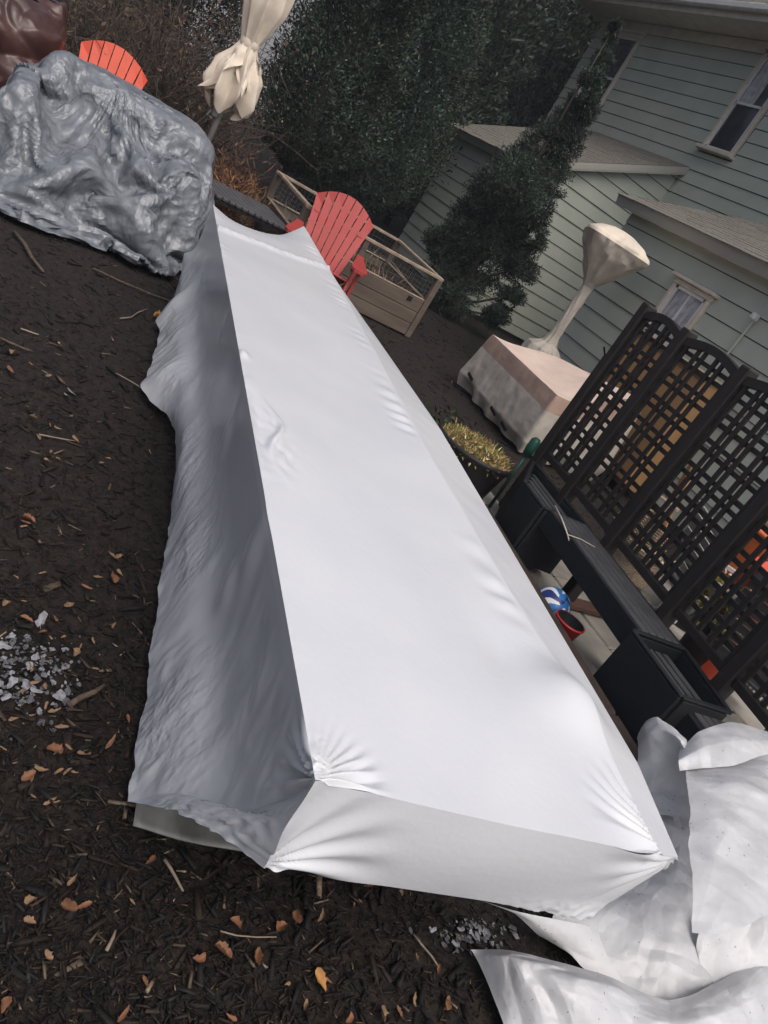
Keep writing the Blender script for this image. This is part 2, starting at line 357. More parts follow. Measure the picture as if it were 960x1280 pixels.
def window(parent, x0, x1, z0, z1, Y, rail=True, curtain=False, fw=.07):
    """sash window in a wall that faces -Y"""
    t = B('window', 'glass', parent, ((x0 + x1) / 2, Y - .008, (z0 + z1) / 2), (x1 - x0, .008, z1 - z0))
    fr = MB()
    fr.box(((x0 + x1) / 2, Y - .02, z1 + fw / 2), (x1 - x0 + 2 * fw, .09, fw), None, .006).box(((x0 + x1) / 2, Y - .045, z1 + fw + .021), (x1 - x0 + 2 * fw + .1, .14, .04), None, .008)
    for x in (x0 - fw / 2, x1 + fw / 2): fr.box((x, Y - .02, (z0 + z1) / 2), (fw - .004, .085, z1 - z0), None, .006)
    fr.build('frame', 'trim', t); B('sill', 'trim', t, ((x0 + x1) / 2, Y - .05, z0 - .032), (x1 - x0 + 2 * fw + .06, .17, .06), .008)
    sf = MB(); w_ = .035
    for x in (x0 + w_ / 2, x1 - w_ / 2): sf.box((x, Y - .028, (z0 + z1) / 2), (w_, .03, z1 - z0 - .002))
    for z in ((z0 + w_ / 2, z1 - w_ / 2) + (((z0 + z1) / 2,) if rail else ())): sf.box(((x0 + x1) / 2, Y - .029, z), (x1 - x0 - .003, .028, w_))
    if not rail: sf.box(((x0 + x1) / 2, Y - .027, (z0 + z1) / 2), (.015, .026, z1 - z0 - .004))
    sf.build('sash', 'white', t)
    if curtain:
        n = 60; xs = np.linspace(x0 + .05, x1 - .05, n); zs = np.linspace((z0 + z1) / 2 if rail else z0, z1, 12)
        Xg, Zg = np.meshgrid(xs, zs, indexing='ij'); P = np.stack([Xg, Y - .020 + .004 * np.sin(Xg * 70 + 3 * np.sin(Zg * 5)), Zg], -1)
        keep = P[: int(n * .62)] if rail else P
        link('curtain', gridmesh('curtain', keep), 'curtain', t, True)
    return t
def shingle_roof(parent, name, p0, p1, q0, q1, over=.14):
    """lean-to roof: eave p0-p1 , top q0-q1"""
    p0, p1, q0, q1 = [np.array(p, float) for p in (p0, p1, q0, q1)]
    nrm = np.cross(p1 - p0, q0 - p0); nrm /= np.linalg.norm(nrm)
    if nrm[2] < 0: nrm = -nrm
    v = [p0, p1, q1, q0]; v = v + [p - nrm * .12 for p in v]
    r = link(name, meshd(name, v, [(0, 1, 2, 3), (7, 6, 5, 4), (0, 4, 5, 1), (1, 5, 6, 2), (2, 6, 7, 3), (3, 7, 4, 0)]), 'rake', parent)
    n = int(np.linalg.norm(q0 - p0) / over)
    for i in range(n):
        a, b = i / n, (i + 1.0) / n; s = -.03 / np.linalg.norm(q0 - p0) if i == 0 else 0
        L = lambda u, t, h: (p0 + (q0 - p0) * t) * (1 - u) + (p1 + (q1 - p1) * t) * u + nrm * h
        vv = []; ff = []; ln = np.linalg.norm(p1 - p0); m = max(4, int(ln / .3)); off = .5 * (i % 2) / m
        us = np.clip(np.linspace(0, 1, m + 1) + off, 0, 1); us[0] = 0; us = np.unique(np.append(us, 1))
        for u0, u1 in zip(us[:-1], us[1:]):
            h = .0105 + rng.uniform(-.0025, .0025); k = len(vv); g = .004 / ln
            vv += [L(u0 + g, a + s, h), L(u1, a + s, h), L(u1, b, .007), L(u0 + g, b, .007), L(u0 + g, a + s, .002), L(u1, a + s, .002)]
            ff += [(k, k + 1, k + 2, k + 3), (k, k + 4, k + 5, k + 1), (k, k + 3, k + 4), (k + 1, k + 5, k + 2)]
        link('shingle_course', meshd('shingle_course', vv, ff), 'shingle', r)
    return r
def house():
    h = thing('sage_house', 'two storey house with sage green lap siding and cream window trim behind the trellis', 'house', (0, 0, 0))
    XL, XR, YM, ZT = -15.65, -2.0, 9.05, 5.66
    B('wall', 'backing', h, ((XL + XR) / 2, YM + 3.5, ZT / 2), (XR - XL, 7.0, ZT))
    siding(h, (XL, YM, 0), (1, 0, 0), (0, -1, 0), XR - XL, 2.2, ZT, holes=[(.55, 1.59, 3.80, 5.47), (15.65 - 10.93, 15.65 - 10.11, 3.95, 5.60)])
    window(h, -15.02, -14.14, 3.88, 5.38, YM); window(h, -10.83, -10.21, 4.04, 5.48, YM, curtain=True)
    # soffit, frieze, gutter and main roof
    B('soffit', 'trim', h, ((XL + XR) / 2 - .1, YM - .22, ZT + .03), (XR - XL + .8, .7, .05))
    B('frieze', 'trim', h, ((XL + XR) / 2, YM - .045, ZT - .09), (XR - XL, .04, .16), .006)
    B('fascia', 'trim', h, ((XL + XR) / 2 - .1, YM - .595, ZT + .09), (XR - XL + .8, .04, .20), .006)
    B('gutter', 'white', h, ((XL + XR) / 2 - .1, YM - .67, ZT + .14), (XR - XL + .8, .10, .11), .02)
    shingle_roof(h, 'roof', (XL - .5, YM - .68, ZT + .20), (XR + .3, YM - .68, ZT + .20), (XL - .5, YM + 3.5, ZT + 2.9), (XR + .3, YM + 3.5, ZT + 2.9))
    # annex: wall parallel to the main wall at Y=6.5, side wall at X=-11
    XA, YA, XB = -13.65, 6.5, -11.0; r0, r1 = 2.375, 3.60
    v = [(XA, YA, 0), (XB, YA, 0), (XB, YM, 0), (XA, YM, 0), (XA, YA, r0 - .02), (XB, YA, r0 - .02), (XB, YM, r1 - .02), (XA, YM, r1 - .02)]
    link('wall', meshd('wall', v, [(0, 3, 2, 1), (4, 5, 6, 7), (0, 1, 5, 4), (1, 2, 6, 5), (2, 3, 7, 6), (3, 0, 4, 7)]), 'backing', h)
    siding(h, (XA, YA, 0), (1, 0, 0), (0, -1, 0), XB - XA, 0.05, r0 - .12)
    sl = (r1 - r0) / (YM - YA)
    siding(h, (XB, YA, 0), (0, 1, 0), (1, 0, 0), YM - YA, 0.05, r1, rake=(r0 - .04, sl))
    B('frieze', 'trim', h, ((XA + XB) / 2, YA - .035, r0 - .07), (XB - XA + .06, .05, .12), .006)
    ov = .22
    shingle_roof(h, 'annex_roof', (XA - .12, YA - ov, r0 - ov * sl + .09), (XB + .16, YA - ov, r0 - ov * sl + .09), (XA - .12, YM - .03, r1 + .09), (XB + .16, YM - .03, r1 + .09), .12)
    MB().bar((XB + .15, YA - ov, r0 - ov * sl + .02), (XB + .15, YM - .03, r1 + .02), .03, .07).build('rake_board', 'rake', h)
    # lean-to wing with the small window
    XC, YC, XD = -7.95, 6.3, -2.6; c0, c1 = 2.46, 3.35
    v = [(XC, YC, 0), (XD, YC, 0), (XD, YM, 0), (XC, YM, 0), (XC, YC, c0), (XD, YC, c0), (XD, YM, c1), (XC, YM, c1)]
    link('wall', meshd('wall', v, [(0, 3, 2, 1), (4, 5, 6, 7), (0, 1, 5, 4), (1, 2, 6, 5), (2, 3, 7, 6), (3, 0, 4, 7)]), 'backing', h)
    siding(h, (XC, YC, 0), (1, 0, 0), (0, -1, 0), XD - XC, .05, c0 - .06, holes=[(7.95 - 6.63, 7.95 - 6.02, 1.30, 2.05)])
    window(h, -6.57, -6.08, 1.36, 1.94, YC, rail=False, curtain=True, fw=.055)
    B('frieze', 'trim', h, ((XC + XD) / 2, YC - .03, c0 - .05), (XD - XC, .03, .10), .006)
    sl2 = (c1 - c0) / (YM - YC)
    shingle_roof(h, 'wing_roof', (XC - .14, YC - .24, c0 - .24 * sl2 + .08), (XD + .2, YC - .24, c0 - .24 * sl2 + .08), (XC - .14, YM - .03, c1 + .08), (XD + .2, YM - .03, c1 + .08), .13)
    MB().tube([(-5.42, YC - .05, .1), (-5.42, YC - .05, 2.0)], .012, 8).build('conduit', 'siding', h)
    B('lamp_box', 'white', h, (-5.42, YC - .07, 2.02), (.06, .09, .07), .015)
house()
def neighbour():
    h = thing('grey_house', 'distant pale grey house gable glimpsed behind the evergreens', 'house')
    c = onD(372, 30, 26); x, y = c[0], c[1]
    T = Matrix.Rotation(R(40), 3, 'Z')
    o = MB().box((0, 0, 2.6), (7, 6, 5.2)).build('wall', 'backing', h); r = MB().add([(-3.8, -3.4, 5.1), (3.8, -3.4, 5.1), (3.8, 3.4, 5.1), (-3.8, 3.4, 5.1), (-3.8, 0, 7.4), (3.8, 0, 7.4)], [(0, 1, 5, 4), (2, 3, 4, 5), (0, 4, 3), (1, 2, 5), (0, 3, 2, 1)]).build('roof', 'shingle', h)
    for k in range(26):
        z = k * .2
        MB().box((3.515, 0, z + .1), (.03, 6.02, .185)).build('siding_board', 'vinylside', h); MB().box((0, -3.015, z + .1), (7.0, .03, .185)).build('siding_board', 'vinylside', h)
    h.location = (x - 2.0, y + 1.0, 0); h.rotation_euler.z = R(-20)
neighbour()

# ------------------------------------------------------------------ foliage
def leaf_cloud(base, outd, n, ln, wd, col, spread=.6, cs=.35):
    """n triangles-pairs at base points with mean direction outd"""
    d = outd + rng.normal(0, spread, (n, 3)); d /= np.linalg.norm(d, axis=1)[:, None]
    s = np.cross(d, rng.normal(size=(n, 3))); s /= np.linalg.norm(s, axis=1)[:, None]
    l = (ln * rng.lognormal(0, .3, n))[:, None]; w_ = (wd * rng.lognormal(0, .3, n))[:, None]
    a = base; b = base + d * l * .5 + s * w_; c = base + d * l; e = base + d * l * .5 - s * w_
    V = np.stack([a, b, c, e], 1).reshape(-1, 3); Fq = np.arange(4 * n).reshape(n, 4)
    cc = np.asarray(col)[None] * rng.lognormal(0, cs, (n, 1)) * (1 + rng.normal(0, .12, (n, 3)))
    cc = cc * np.clip(1 + 1.1 * fbm(base * 1.7 + 3, 2), .45, 2.0)[:, None]
    return V, Fq, np.repeat(np.clip(cc, .002, .8), 4, 0)
def evergreen_mesh(h, rad, n, col, seed, taper=.75, z0=.1, ls=1.0):
    """columnar arborvitae crown made of flat sprays"""
    t = rng.random(n * 2) ** .9; th = rng.uniform(0, 2 * math.pi, n * 2)
    prof = np.minimum(1, (t / .10) ** .6) * np.clip(1 - t, 0, 1) ** taper
    rr = np.sqrt(rng.uniform(.25, 1, n * 2)); lump = 1 + .55 * fbm(np.stack([np.cos(th) * 1.6 + seed, np.sin(th) * 1.6, t * h * .9], -1), 3)
    r = rad * prof * rr * lump; keep = (fbm(np.stack([np.cos(th) * r * 3 + seed, np.sin(th) * r * 3, t * h * 2.4], -1), 2) > -.22) | (rr < .75)
    idx = np.nonzero(keep)[0][:n]; t, th, r = t[idx], th[idx], r[idx]
    base = np.stack([r * np.cos(th), r * np.sin(th), z0 + t * (h - z0)], -1)
    outd = np.stack([np.cos(th), np.sin(th), 1.0 + 0 * th], -1) * .8
    return leaf_cloud(base, outd, len(idx), .06 * ls, .011 * ls, col, .8, .45)
def trunk_mesh(h, r0, limbs, spread, bend=.15):
    m = MB(); pts = [(bend * math.sin(k * 1.3) * k / 6, bend * math.cos(k * 1.7) * k / 6, h * k / 8) for k in range(9)]
    m.tube(pts, [r0 * (1 - .1 * k) for k in range(9)], 9)
    for k in range(limbs):
        z = h * rng.uniform(.12, .9); a = rng.uniform(0, 6.28); L = spread * (1 - z / h * .7); p = Vector((0, 0, z))
        m.tube([p, p + Vector((math.cos(a) * L * .5, math.sin(a) * L * .5, L * .35)), p + Vector((math.cos(a) * L, math.sin(a) * L, L * .9))], [r0 * .3, r0 * .2, r0 * .07], 5)
    return m
def evergreen_tree(label, loc, h, rad, n, col, seed, group=None, taper=.75, z0=.3, ls=1.0):
    t = thing('evergreen_tree', label, 'tree', loc, rng.uniform(0, 6), group)
    V, Fq, cc = evergreen_mesh(h, rad, n, col, seed, taper, z0, ls); link('crown', fastmesh('crown', V, Fq, cc), 'evergreen', t)
    trunk_mesh(h * .9, .10, 14, rad * .8).build('trunk', 'bark', t, True); return t
row = [((402, 130), 11.2, 7.8, 1.05, 'tall dark evergreen just behind the slatted bench and dry fern', .6),
       ((452, 140), 12.4, 9.0, 1.35, 'tall dark evergreen rising behind the red chair', .25),
       ((488, 130), 13.2, 10.0, 1.25, 'tall dark evergreen rising behind the raised bed, next to the annex', .25),
       ((560, 60), 16.5, 12.0, 2.1, 'tall dark evergreen standing behind the annex end wall', .3),
       ((612, 40), 19.5, 13.5, 2.2, 'tallest dark evergreen, behind the annex roof beside the patch of sky', .3),
       ((690, 90), 21.0, 9.0, 2.3, 'dark evergreen farthest back, half behind the corner of the house', .3),
       ((610, 100), 24.0, 12.5, 2.9, 'broad dark evergreen seen above the annex roof ridge', .3)]
for i, (px, D, h, r, lab, z0) in enumerate(row):
    c = onD(*px, D); evergreen_tree(lab, (c[0], c[1], 0), h, r, 135000 if D < 14 else 60000, ((.036, .052, .036), (.030, .048, .038), (.042, .058, .036))[i % 3], i * 3.1, 'evergreens along the back of the yard', .95, z0, 0.85 if D < 14 else 1.9 if D < 20 else 2.7)

def corner_conifer():
    """loose dark yew-like conifer in front of the annex: narrow spire on top, wide skirt, one side branch lobe"""
    base = onD(562, 384, 11.6); t = thing('corner_conifer', 'narrow dark conifer with a leaning spire in front of the annex wall', 'tree', (base[0], base[1], 0))
    cl = []
    for px, py, r, w_ in ((768, 34, .06, 1), (762, 52, .10, 1), (752, 78, .16, 2), (738, 105, .20, 2), (728, 135, .24, 3), (712, 160, .30, 4), (695, 182, .38, 5), (672, 205, .46, 7), (648, 228, .52, 8), (690, 225, .30, 3),
                         (622, 252, .55, 9), (660, 262, .40, 5), (596, 285, .52, 8), (572, 312, .45, 6), (628, 300, .45, 5), (560, 340, .38, 5), (600, 338, .36, 3), (552, 365, .35, 4), (665, 295, .26, 4), (650, 335, .28, 4), (635, 370, .26, 3), (618, 395, .22, 2), (578, 372, .35, 3), (545, 300, .22, 1.5)):
        p = onD(px, py, 11.6 + rng.normal(0, .25)) - [base[0], base[1], 0]; cl.append((p, r, w_))
    Vs, Fs, Cs, k = [], [], [], 0
    for p, r, w_ in cl:
        r *= .90; n = int(3400 * w_ * .8); q = rng.normal(size=(n, 3)); q /= np.linalg.norm(q, axis=1)[:, None]; rr = r * rng.random(n) ** .45 * (1 + .5 * fbm(q * 1.7 + p, 2))
        bpt = p + q * rr[:, None] * [1, 1, .95]; keep = fbm(bpt * 4.0, 2) > -.05; bpt = bpt[keep]; q = q[keep]
        V, Fq, cc = leaf_cloud(bpt, q * .7 + [0, 0, .5], len(bpt), .048, .0062, (.036, .053, .039), .9, .45)
        Vs.append(V); Fs.append(Fq + k); Cs.append(cc); k += len(V)
    link('crown', fastmesh('crown', np.concatenate(Vs), np.concatenate(Fs), np.concatenate(Cs)), 'evergreen', t)
    m = MB(); top = cl[0][0]; m.tube([(0, 0, 0), tuple(top * .35), tuple(top * .7), tuple(top)], [.08, .045, .018, .004], 8)
    for p, r, w_ in cl[4:]: s = top * min(.9, max(.05, (p[2] - .5) / top[2])); m.tube([tuple(s), tuple((s + p) / 2 + [0, 0, -.05]), tuple(p)], [.03, .02, .008], 5)
    m.build('trunk', 'bark', t, True)
corner_conifer()
def thicket(label, px, D, n, R0, H, col='twig', group='bare shrubs along the left of the yard'):
    c = onD(*px, D); t = thing('bare_shrub', label, 'shrub', (c[0], c[1], 0), 0, group)
    m = MB()
    for k in range(n):
        a = rng.uniform(0, 6.28); r = R0 * rng.random() ** .5 * .5; p = Vector((r * math.cos(a), r * math.sin(a), 0)); d = Vector((rng.normal(0, .55), rng.normal(0, .55), 1.0)).normalized(); pts = [p.copy()]; s = H / 6 * rng.uniform(.6, 1.2)
        for q in range(6): d = (d + Vector(rng.normal(0, .28, 3)) + Vector((0, 0, -.05 * q))).normalized(); p = p + d * s; pts.append(p.copy())
        m.tube(pts, [.009 * (1 - q / 7.5) for q in range(7)], 3, False)
        for q in (2, 3, 4, 5):
            b = pts[q].copy(); e = Vector(rng.normal(0, 1, 3)).normalized(); bb = [b.copy()]
            for z in range(3): e = (e + Vector(rng.normal(0, .4, 3))).normalized(); b = b + e * .13; bb.append(b.copy())
            m.tube(bb, [.004, .0035, .003, .002], 3, False)
    m.build('branches', col, t)
    q = rng.normal(size=(900, 3)) * [R0 * .5, R0 * .5, H * .28] + [0, 0, H * .45]; q[:, 2] = np.abs(q[:, 2])
    V, Fq, cc = leaf_cloud(q, np.tile([0, 0, -.4], (900, 1)), 900, .05, .012, (.085, .055, .035), 1)
    link('dead_leaves', fastmesh('dead_leaves', V, Fq, cc), 'straw', t)
for lab, px, D, n, r, h in (('tangled bare shrub directly behind the orange-red chair', (150, 10), 10.0, 170, 1.2, 1.9), ('tangled bare shrub between the orange-red chair and the closed umbrella', (215, 60), 10.2, 170, 1.1, 2.0),
                            ('bare shrub at the back beyond the brown vinyl cover', (60, -40), 10.6, 150, 1.3, 1.9), ('bare shrub behind the closed umbrella pole', (275, 40), 10.6, 150, 1.1, 2.2), ('bare shrub farther back between the umbrella and the thicket', (200, -60), 12.2, 170, 1.6, 2.3)):
    thicket(lab, px, D, n, r, h)
def dark_hedge():
    for i, (px, D, h, r) in enumerate((((250, -20), 13.5, 3.4, 1.3), ((170, -70), 14.5, 3.4, 1.5), ((80, -120), 15.5, 3.4, 1.7))):
        c = onD(*px, D); evergreen_tree(['low dark evergreen in the shade behind the umbrella', 'low dark evergreen behind the tangled shrubs', 'low dark evergreen at the back beyond the orange-red chair', 'dark evergreen between the umbrella canopy and the tree row'][i], (c[0], c[1], 0), h, r, 26000, (.022, .030, .024), 40 + i * 2.7, 'low evergreens behind the bare shrubs', .45, .1)
dark_hedge()
def brown_fern():
    c = G(285, 232, .15); c = onD(288, 225, 8.6); t = thing('dry_fern', 'rust brown dried fern clump beside the charcoal slatted bench', 'plant', (c[0], c[1], 0))
    n = 2600; q = rng.normal(size=(n, 3)) * [.20, .20, .16] + [0, 0, .26]; q[:, 2] = np.abs(q[:, 2]); o = q * [1, 1, .2] + [0, 0, .5]
    V, Fq, cc = leaf_cloud(q, o, n, .09, .006, (.15, .072, .036), .6); link('fronds', fastmesh('fronds', V, Fq, cc), 'straw', t)
    m = MB()
    for k in range(34): a = rng.uniform(0, 6.28); m.tube([(0, 0, 0), (.15 * math.cos(a), .15 * math.sin(a), .28), (.32 * math.cos(a) * rng.uniform(.5, 1), .32 * math.sin(a), rng.uniform(.35, .55))], .004, 4)
    m.build('stems', 'twig', t)
brown_fern()

# ------------------------------------------------------------------ white wrapped box
def wrapped_box():
    t = thing('wrapped_boat', 'long low boat-like load shrink wrapped in glossy white plastic film on the mulch', 'wrapped load', (0, 0, 0))
    NS = 460
    s = np.linspace(0, 1, NS) ** 1.5
    # anchor curves across the section: (name, e_near, e_far, n(s), z(s))
    ek = lambda xs, ys, e: np.interp(-e, xs, ys)
    def rail(e0, e1, nfun, zfun):
        e = e0 + (e1 - e0) * s; n = nfun(e); z = zfun(e); return np.stack([e, n, z], -1)
    sm = lambda y, k: np.convolve(np.pad(y, k, mode='edge'), np.ones(2 * k + 1) / (2 * k + 1), 'valid')
    lb = rail(-1.205, -5.66, lambda e: sm(ek([1.2, 1.5, 2.15, 2.75, 3.2, 3.45, 3.7, 4.3, 5.0, 5.7], [.505, .53, .575, .62, .60, .49, .47, .515, .58, .68], e), 8), lambda e: .035 + .03 * np.exp(-((e + 3.15) / .2) ** 2) + .0 * e)
    lf = rail(-1.12, -5.60, lambda e: .575 + .02 * np.sin(e * 2), lambda e: .19 + .02 * np.sin(e * 3.1))
    lm = rail(-.96, -5.36, lambda e: .622 + .008 * np.sin(e * 1.7), lambda e: .36 + 0 * e)
    lt = rail(-.772, -5.118, lambda e: .583 + 0 * e, lambda e: .70 + 0 * e)
    cr = rail(-.765, -6.26, lambda e: ek([.7, 1.1, 1.5, 2.4, 3.5, 4.7, 6.3], [1.42, 1.425, 1.39, 1.365, 1.395, 1.41, 1.405], e), lambda e: .70 - .022 * sst(-1.15, -.80, e))
    ro = rail(-.79, -6.30, lambda e: ek([.7, 1.06, 1.75, 2.95, 4.0, 5.2, 6.3], [1.50, 1.585, 1.60, 1.63, 1.565, 1.48, 1.43], e), lambda e: .652 + 0 * e)
    _d = ray(733, 1145); _br = _d * (-.79 / (_d[0] * CA - _d[1] * SA)) + [0, 0, CAM_H]; _brn = EN(_br)[1]
    rb = rail(-.79, -6.30, lambda e: 1.56 + (_brn - 1.56) * sst(-1.35, -.79, e), lambda e: .06 + (_br[2] - .06) * sst(-1.7, -.79, e))
    rails = [lb, lf, lm, lt, cr, ro, rb]; counts = [30, 30, 40, 150, 26, 22]
    cols = []; tt = []
    for k, c in enumerate(counts):
        a, b = rails[k], rails[k + 1]
        for j in range(c + (k == len(counts) - 1)):
            u = j / c; q = a * (1 - u) + b * u
            if k < 3:         # smooth curve through the wall's guide lines
                p0 = rails[max(k - 1, 0)]; p3 = rails[k + 2] if k < 2 else b + (b - a) * .5
                q = .5 * (2 * a + (b - p0) * u + (2 * p0 - 5 * a + 4 * b - p3) * u ** 2 + (3 * a - p0 - 3 * b + p3) * u ** 3)
            cols.append(q); tt.append(k + u)
    P = np.stack(cols, 1); tt = np.array(tt)[None, :] + 0 * P[..., 0]; e = P[..., 0].copy(); n = P[..., 1].copy(); z = P[..., 2].copy(); ss = s[:, None] + 0 * e
    left = tt <= 3.0; top = (tt > 3) & (tt < 4.0001)
    # left wall: smooth S profile and crinkles that grow to the hem
    low = sst(1.9, .5, tt) * left; q0 = lambda a_, b_, k_: np.stack([e * a_ + z * b_ * .25, z * b_ - e * a_ * .12, 0 * e + k_], -1)
    n += low * (.009 * crumple(q0(3.5, 1.2, 3), 1, 5, 41, .3) + .012 * fbm(np.stack([e * 2.4, z * 3, 0 * e + 3], -1), 2))
    n += low * (.0085 * crumple(q0(9, 5, 9), 1, 6, 42, .35) + .0035 * crumple(q0(22, 13, 5), 1, 6, 43, .4)) * (.3 + .7 * sst(-.3, .3, fbm(np.stack([e * 3, z * 4, 0 * e + 12], -1), 2)))
    n += left * (tt < 2.95) * .003 * fbm(np.stack([e * 2.0, z * 2.4, 0 * e + 5], -1), 2)
    near = sst(-1.75, -1.0, e + .30 * (z - .7)) * left                      # crumples near the near left corner
    n += near * sst(2.98, 2.4, tt) * (.010 * crumple(q0(7, 3, 21), 1, 5, 44, .3) + .005 * crumple(q0(18, 7, 22), 1, 6, 45, .4))
    # hem: uneven
    hem = sst(.35, 0, tt); z += hem * (.030 * np.abs(fbm(np.stack([e * 5, 0 * e, 0 * e], -1), 3)) ) * (e < -1.0)
    # small pockets on the wall
    for (pe, pz, w_, a_) in ((-2.35, .50, .05, .012), (-1.62, .42, .05, .016), (-1.55, .57, .06, .012), (-1.85, .30, .04, .010), (-3.2, .6, .03, .008)):
        n -= left * a_ * np.exp(-(((e - pe) / w_) ** 2 + ((z - pz) / (w_ * 1.6)) ** 2))
    # far fold on the left wall
    n -= left * .05 * np.exp(-((e + 4.55) / .10) ** 2) * sst(2.7, 1.2, tt); n -= left * .04 * np.exp(-((e + 3.55) / .12) ** 2) * sst(1.6, .5, tt)
    # top: gentle sag, ribs, humps
    u = np.clip((tt - 3), 0, 1)
    sag = np.sin(np.pi * u)
    z -= top * sag * (.010 + .006 * np.sin(e * 2.1 + 1)); z += top * .003 * fbm(np.stack([e * 2.2, n * 2.2, 0 * e], -1), 2)
    z -= top * .085 * sag * sst(-5.0, -5.9, -(-e)) * 0
    far = np.clip((ss - .86) / .14, 0, 1); z -= top * .075 * sag * far ** 2; e += top * .22 * sag * far ** 3
    # rope rib across the far part with puckers
    eb = -4.52 - .55 * u; z += top * .006 * np.exp(-((e - eb) / .05) ** 2) * (1 + 1.4 * ridge(np.stack([e * 16, n * 14, 0 * e], -1), 2))
    # puckers along the crease and left edge
    z += top * sst(.80, .97, u) * .0055 * np.sin(e * 52 + 9 * fbm(np.stack([e * 2, 0 * e, 0 * e], -1), 2)) * sst(-.1, .25, fbm(np.stack([e * 1.6 + 5, 0 * e, 0 * e], -1), 2)) * sst(1.0, .93, u)
    z += top * sst(.10, .0, u) * .0035 * ridge(np.stack([e * 9, n * 6, 0 * e], -1), 2) * sst(0.0, .3, fbm(np.stack([e * 2.6 + 1, 0 * e, 0 * e], -1), 2))
    # hump near the right front, with a short pleat
    he, hn = -1.18, 1.37
    z += (tt > 3) * (tt < 5) * .040 * np.exp(-(((e - he) / .10) ** 2 + ((n - hn) / .10) ** 2)); z -= top * .012 * np.exp(-(((e + 1.28) / .12) ** 2 + ((n - 1.22) / .09) ** 2))
    # pucker by the left edge (torn pocket)
    z += top * .020 * np.exp(-(((e + 2.05) / .14) ** 2 + ((n - .660 - .03 * np.sin(e * 14)) / .013) ** 2)); z += top * .012 * crumple(np.stack([e, n, 0 * e], -1), 14, 4, 77, .3) * np.exp(-(((e + 2.0) / .16) ** 2 + ((n - .65) / .06) ** 2)); z -= top * .012 * np.exp(-(((e + 2.02) / .16) ** 2 + ((n - .615) / .02) ** 2))
    z += top * .012 * np.exp(-(((e + 2.62) / .03) ** 2 + ((n - .60) / .02) ** 2))
    # corner pleats: fans round both near corners
    for (ce, cn, rad, a_, k_) in ((-.775, .585, .17, .010, 21), (-.78, 1.47, .26, .0085, 17)):
        de, dn = e - ce, n - cn; d = np.sqrt(de ** 2 + dn ** 2); th = np.arctan2(dn, de)
        env = sst(rad, rad * .35, d) * sst(.0, .03, d); z += top * env * a_ * (tri(k_ * th / 6.2832 * 1.3 + .9 * np.sin(2.3 * th) + .35 * pn(np.stack([e * 9, n * 9, 0 * e], -1)))) * (.5 + .8 * np.clip(pn(np.stack([th * 1.7, d * 4, 0 * e + 3], -1)) + .4, 0, 1)) ; n += left * (tt < 2.99) * env * a_ * np.sin(k_ * np.arctan2(z - .7, de))
    # right shoulder and side
    rs = tt > 4
    z += rs * (tt < 5) * .003 * fbm(np.stack([e * 5, n * 5, 0 * e + 2], -1), 2); n += (tt > 5) * .012 * fbm(np.stack([e * 4, z * 4, 0 * e + 4], -1), 3)
    X = e * CA + n * SA; Y = -e * SA + n * CA
    W = np.stack([X, Y, z], -1); k1 = sum(counts[:3]); k2 = sum(counts[:5])
    for nm, a, b in (('left_wall', 0, k1 + 1), ('top_panel', k1, k2 + 1), ('right_wall', k2, W.shape[1])):
        link(nm, gridmesh(nm, W[:, a:b]), 'slack' if nm == 'left_wall' else 'film', t, True)
    # near end panel, hung from the top edge
    tl, tr = W[0, k1], W[0, k2]; m_ = 120; topedge = W[0, k1:k2 + 1]
    def vert(px, py, e0):   # pixel on the vertical plane e=e0
        d = ray(px, py); a = d[0] * CA - d[1] * SA; return d * (e0 / a) + [0, 0, CAM_H]
    bl, br = vert(330, 1085, -.765), vert(733, 1145, -.79)
    nu, nv = topedge.shape[0], 60; uu = np.linspace(0, 1, nu)[:, None, None]; vv = np.linspace(0, 1, nv)[None, :, None]
    bot = bl + (br - bl) * np.linspace(0, 1, nu)[:, None]
    EP = topedge[:, None, :] * (1 - vv) + bot[:, None, :] * vv
    ee = EP[..., 0] * CA - EP[..., 1] * SA; nn = EP[..., 0] * SA + EP[..., 1] * CA; zz = EP[..., 2]
    v2 = vv[..., 0] + 0 * ee; u2 = uu[..., 0] + 0 * ee
    dn, dz = nn - .59, zz - (bl[2] + .01); d = np.sqrt(dn ** 2 + dz ** 2); bul = .0065 * sst(.30, .06, d) * np.sin(9 * np.arctan2(dz, dn + 1e-5) * 1.6 + 14 * d) * sst(0, .05, d) 
    dn, dz = nn - 1.50, zz - .655; d = np.sqrt(dn ** 2 + dz ** 2); bul = bul + .007 * sst(.26, .05, d) * np.sin(13 * np.arctan2(dz, -dn + 1e-5)) * sst(0, .03, d)
    bul = bul + .010 * np.sin(np.pi * u2) * np.sin(np.pi * np.minimum(v2 * 1.0, 1)) + .010 * sst(.75, 1, v2) * sst(.6, .95, u2) * ridge(np.stack([nn * 22, zz * 22, 0 * nn], -1), 2)
    EP[..., 0] += bul * CA; EP[..., 1] -= bul * SA
    link('end_panel', gridmesh('end_panel', EP), 'film', t, True)
    # gathered corner: the wall turns under from its hem to the end panel
    cg = []
    L0 = W[0, :k1 + 1]; R0 = EP[0]
    a = np.array([L0[int(round(i))] for i in np.linspace(k1, 0, 60)]); b = np.array([R0[int(round(i))] for i in np.linspace(0, nv - 1, 60)])
    for q in np.linspace(0, 1, 40):
        p = a * (1 - q) + b * q; off = .014 * math.sin(math.pi * q) * ridge(np.stack([np.full(60, q * 9), np.linspace(0, 5, 60), np.zeros(60)], -1), 2) * np.linspace(0, 1, 60)
        p = p + np.stack([off * .5, -off, 0 * off], -1); p[:, 2] += .05 * math.sin(math.pi * q) * np.linspace(0, 1, 60) ** 2; cg.append(p)
    link('corner_gather', gridmesh('corner_gather', np.array(cg)), 'slack', t, True)
wrapped_box()

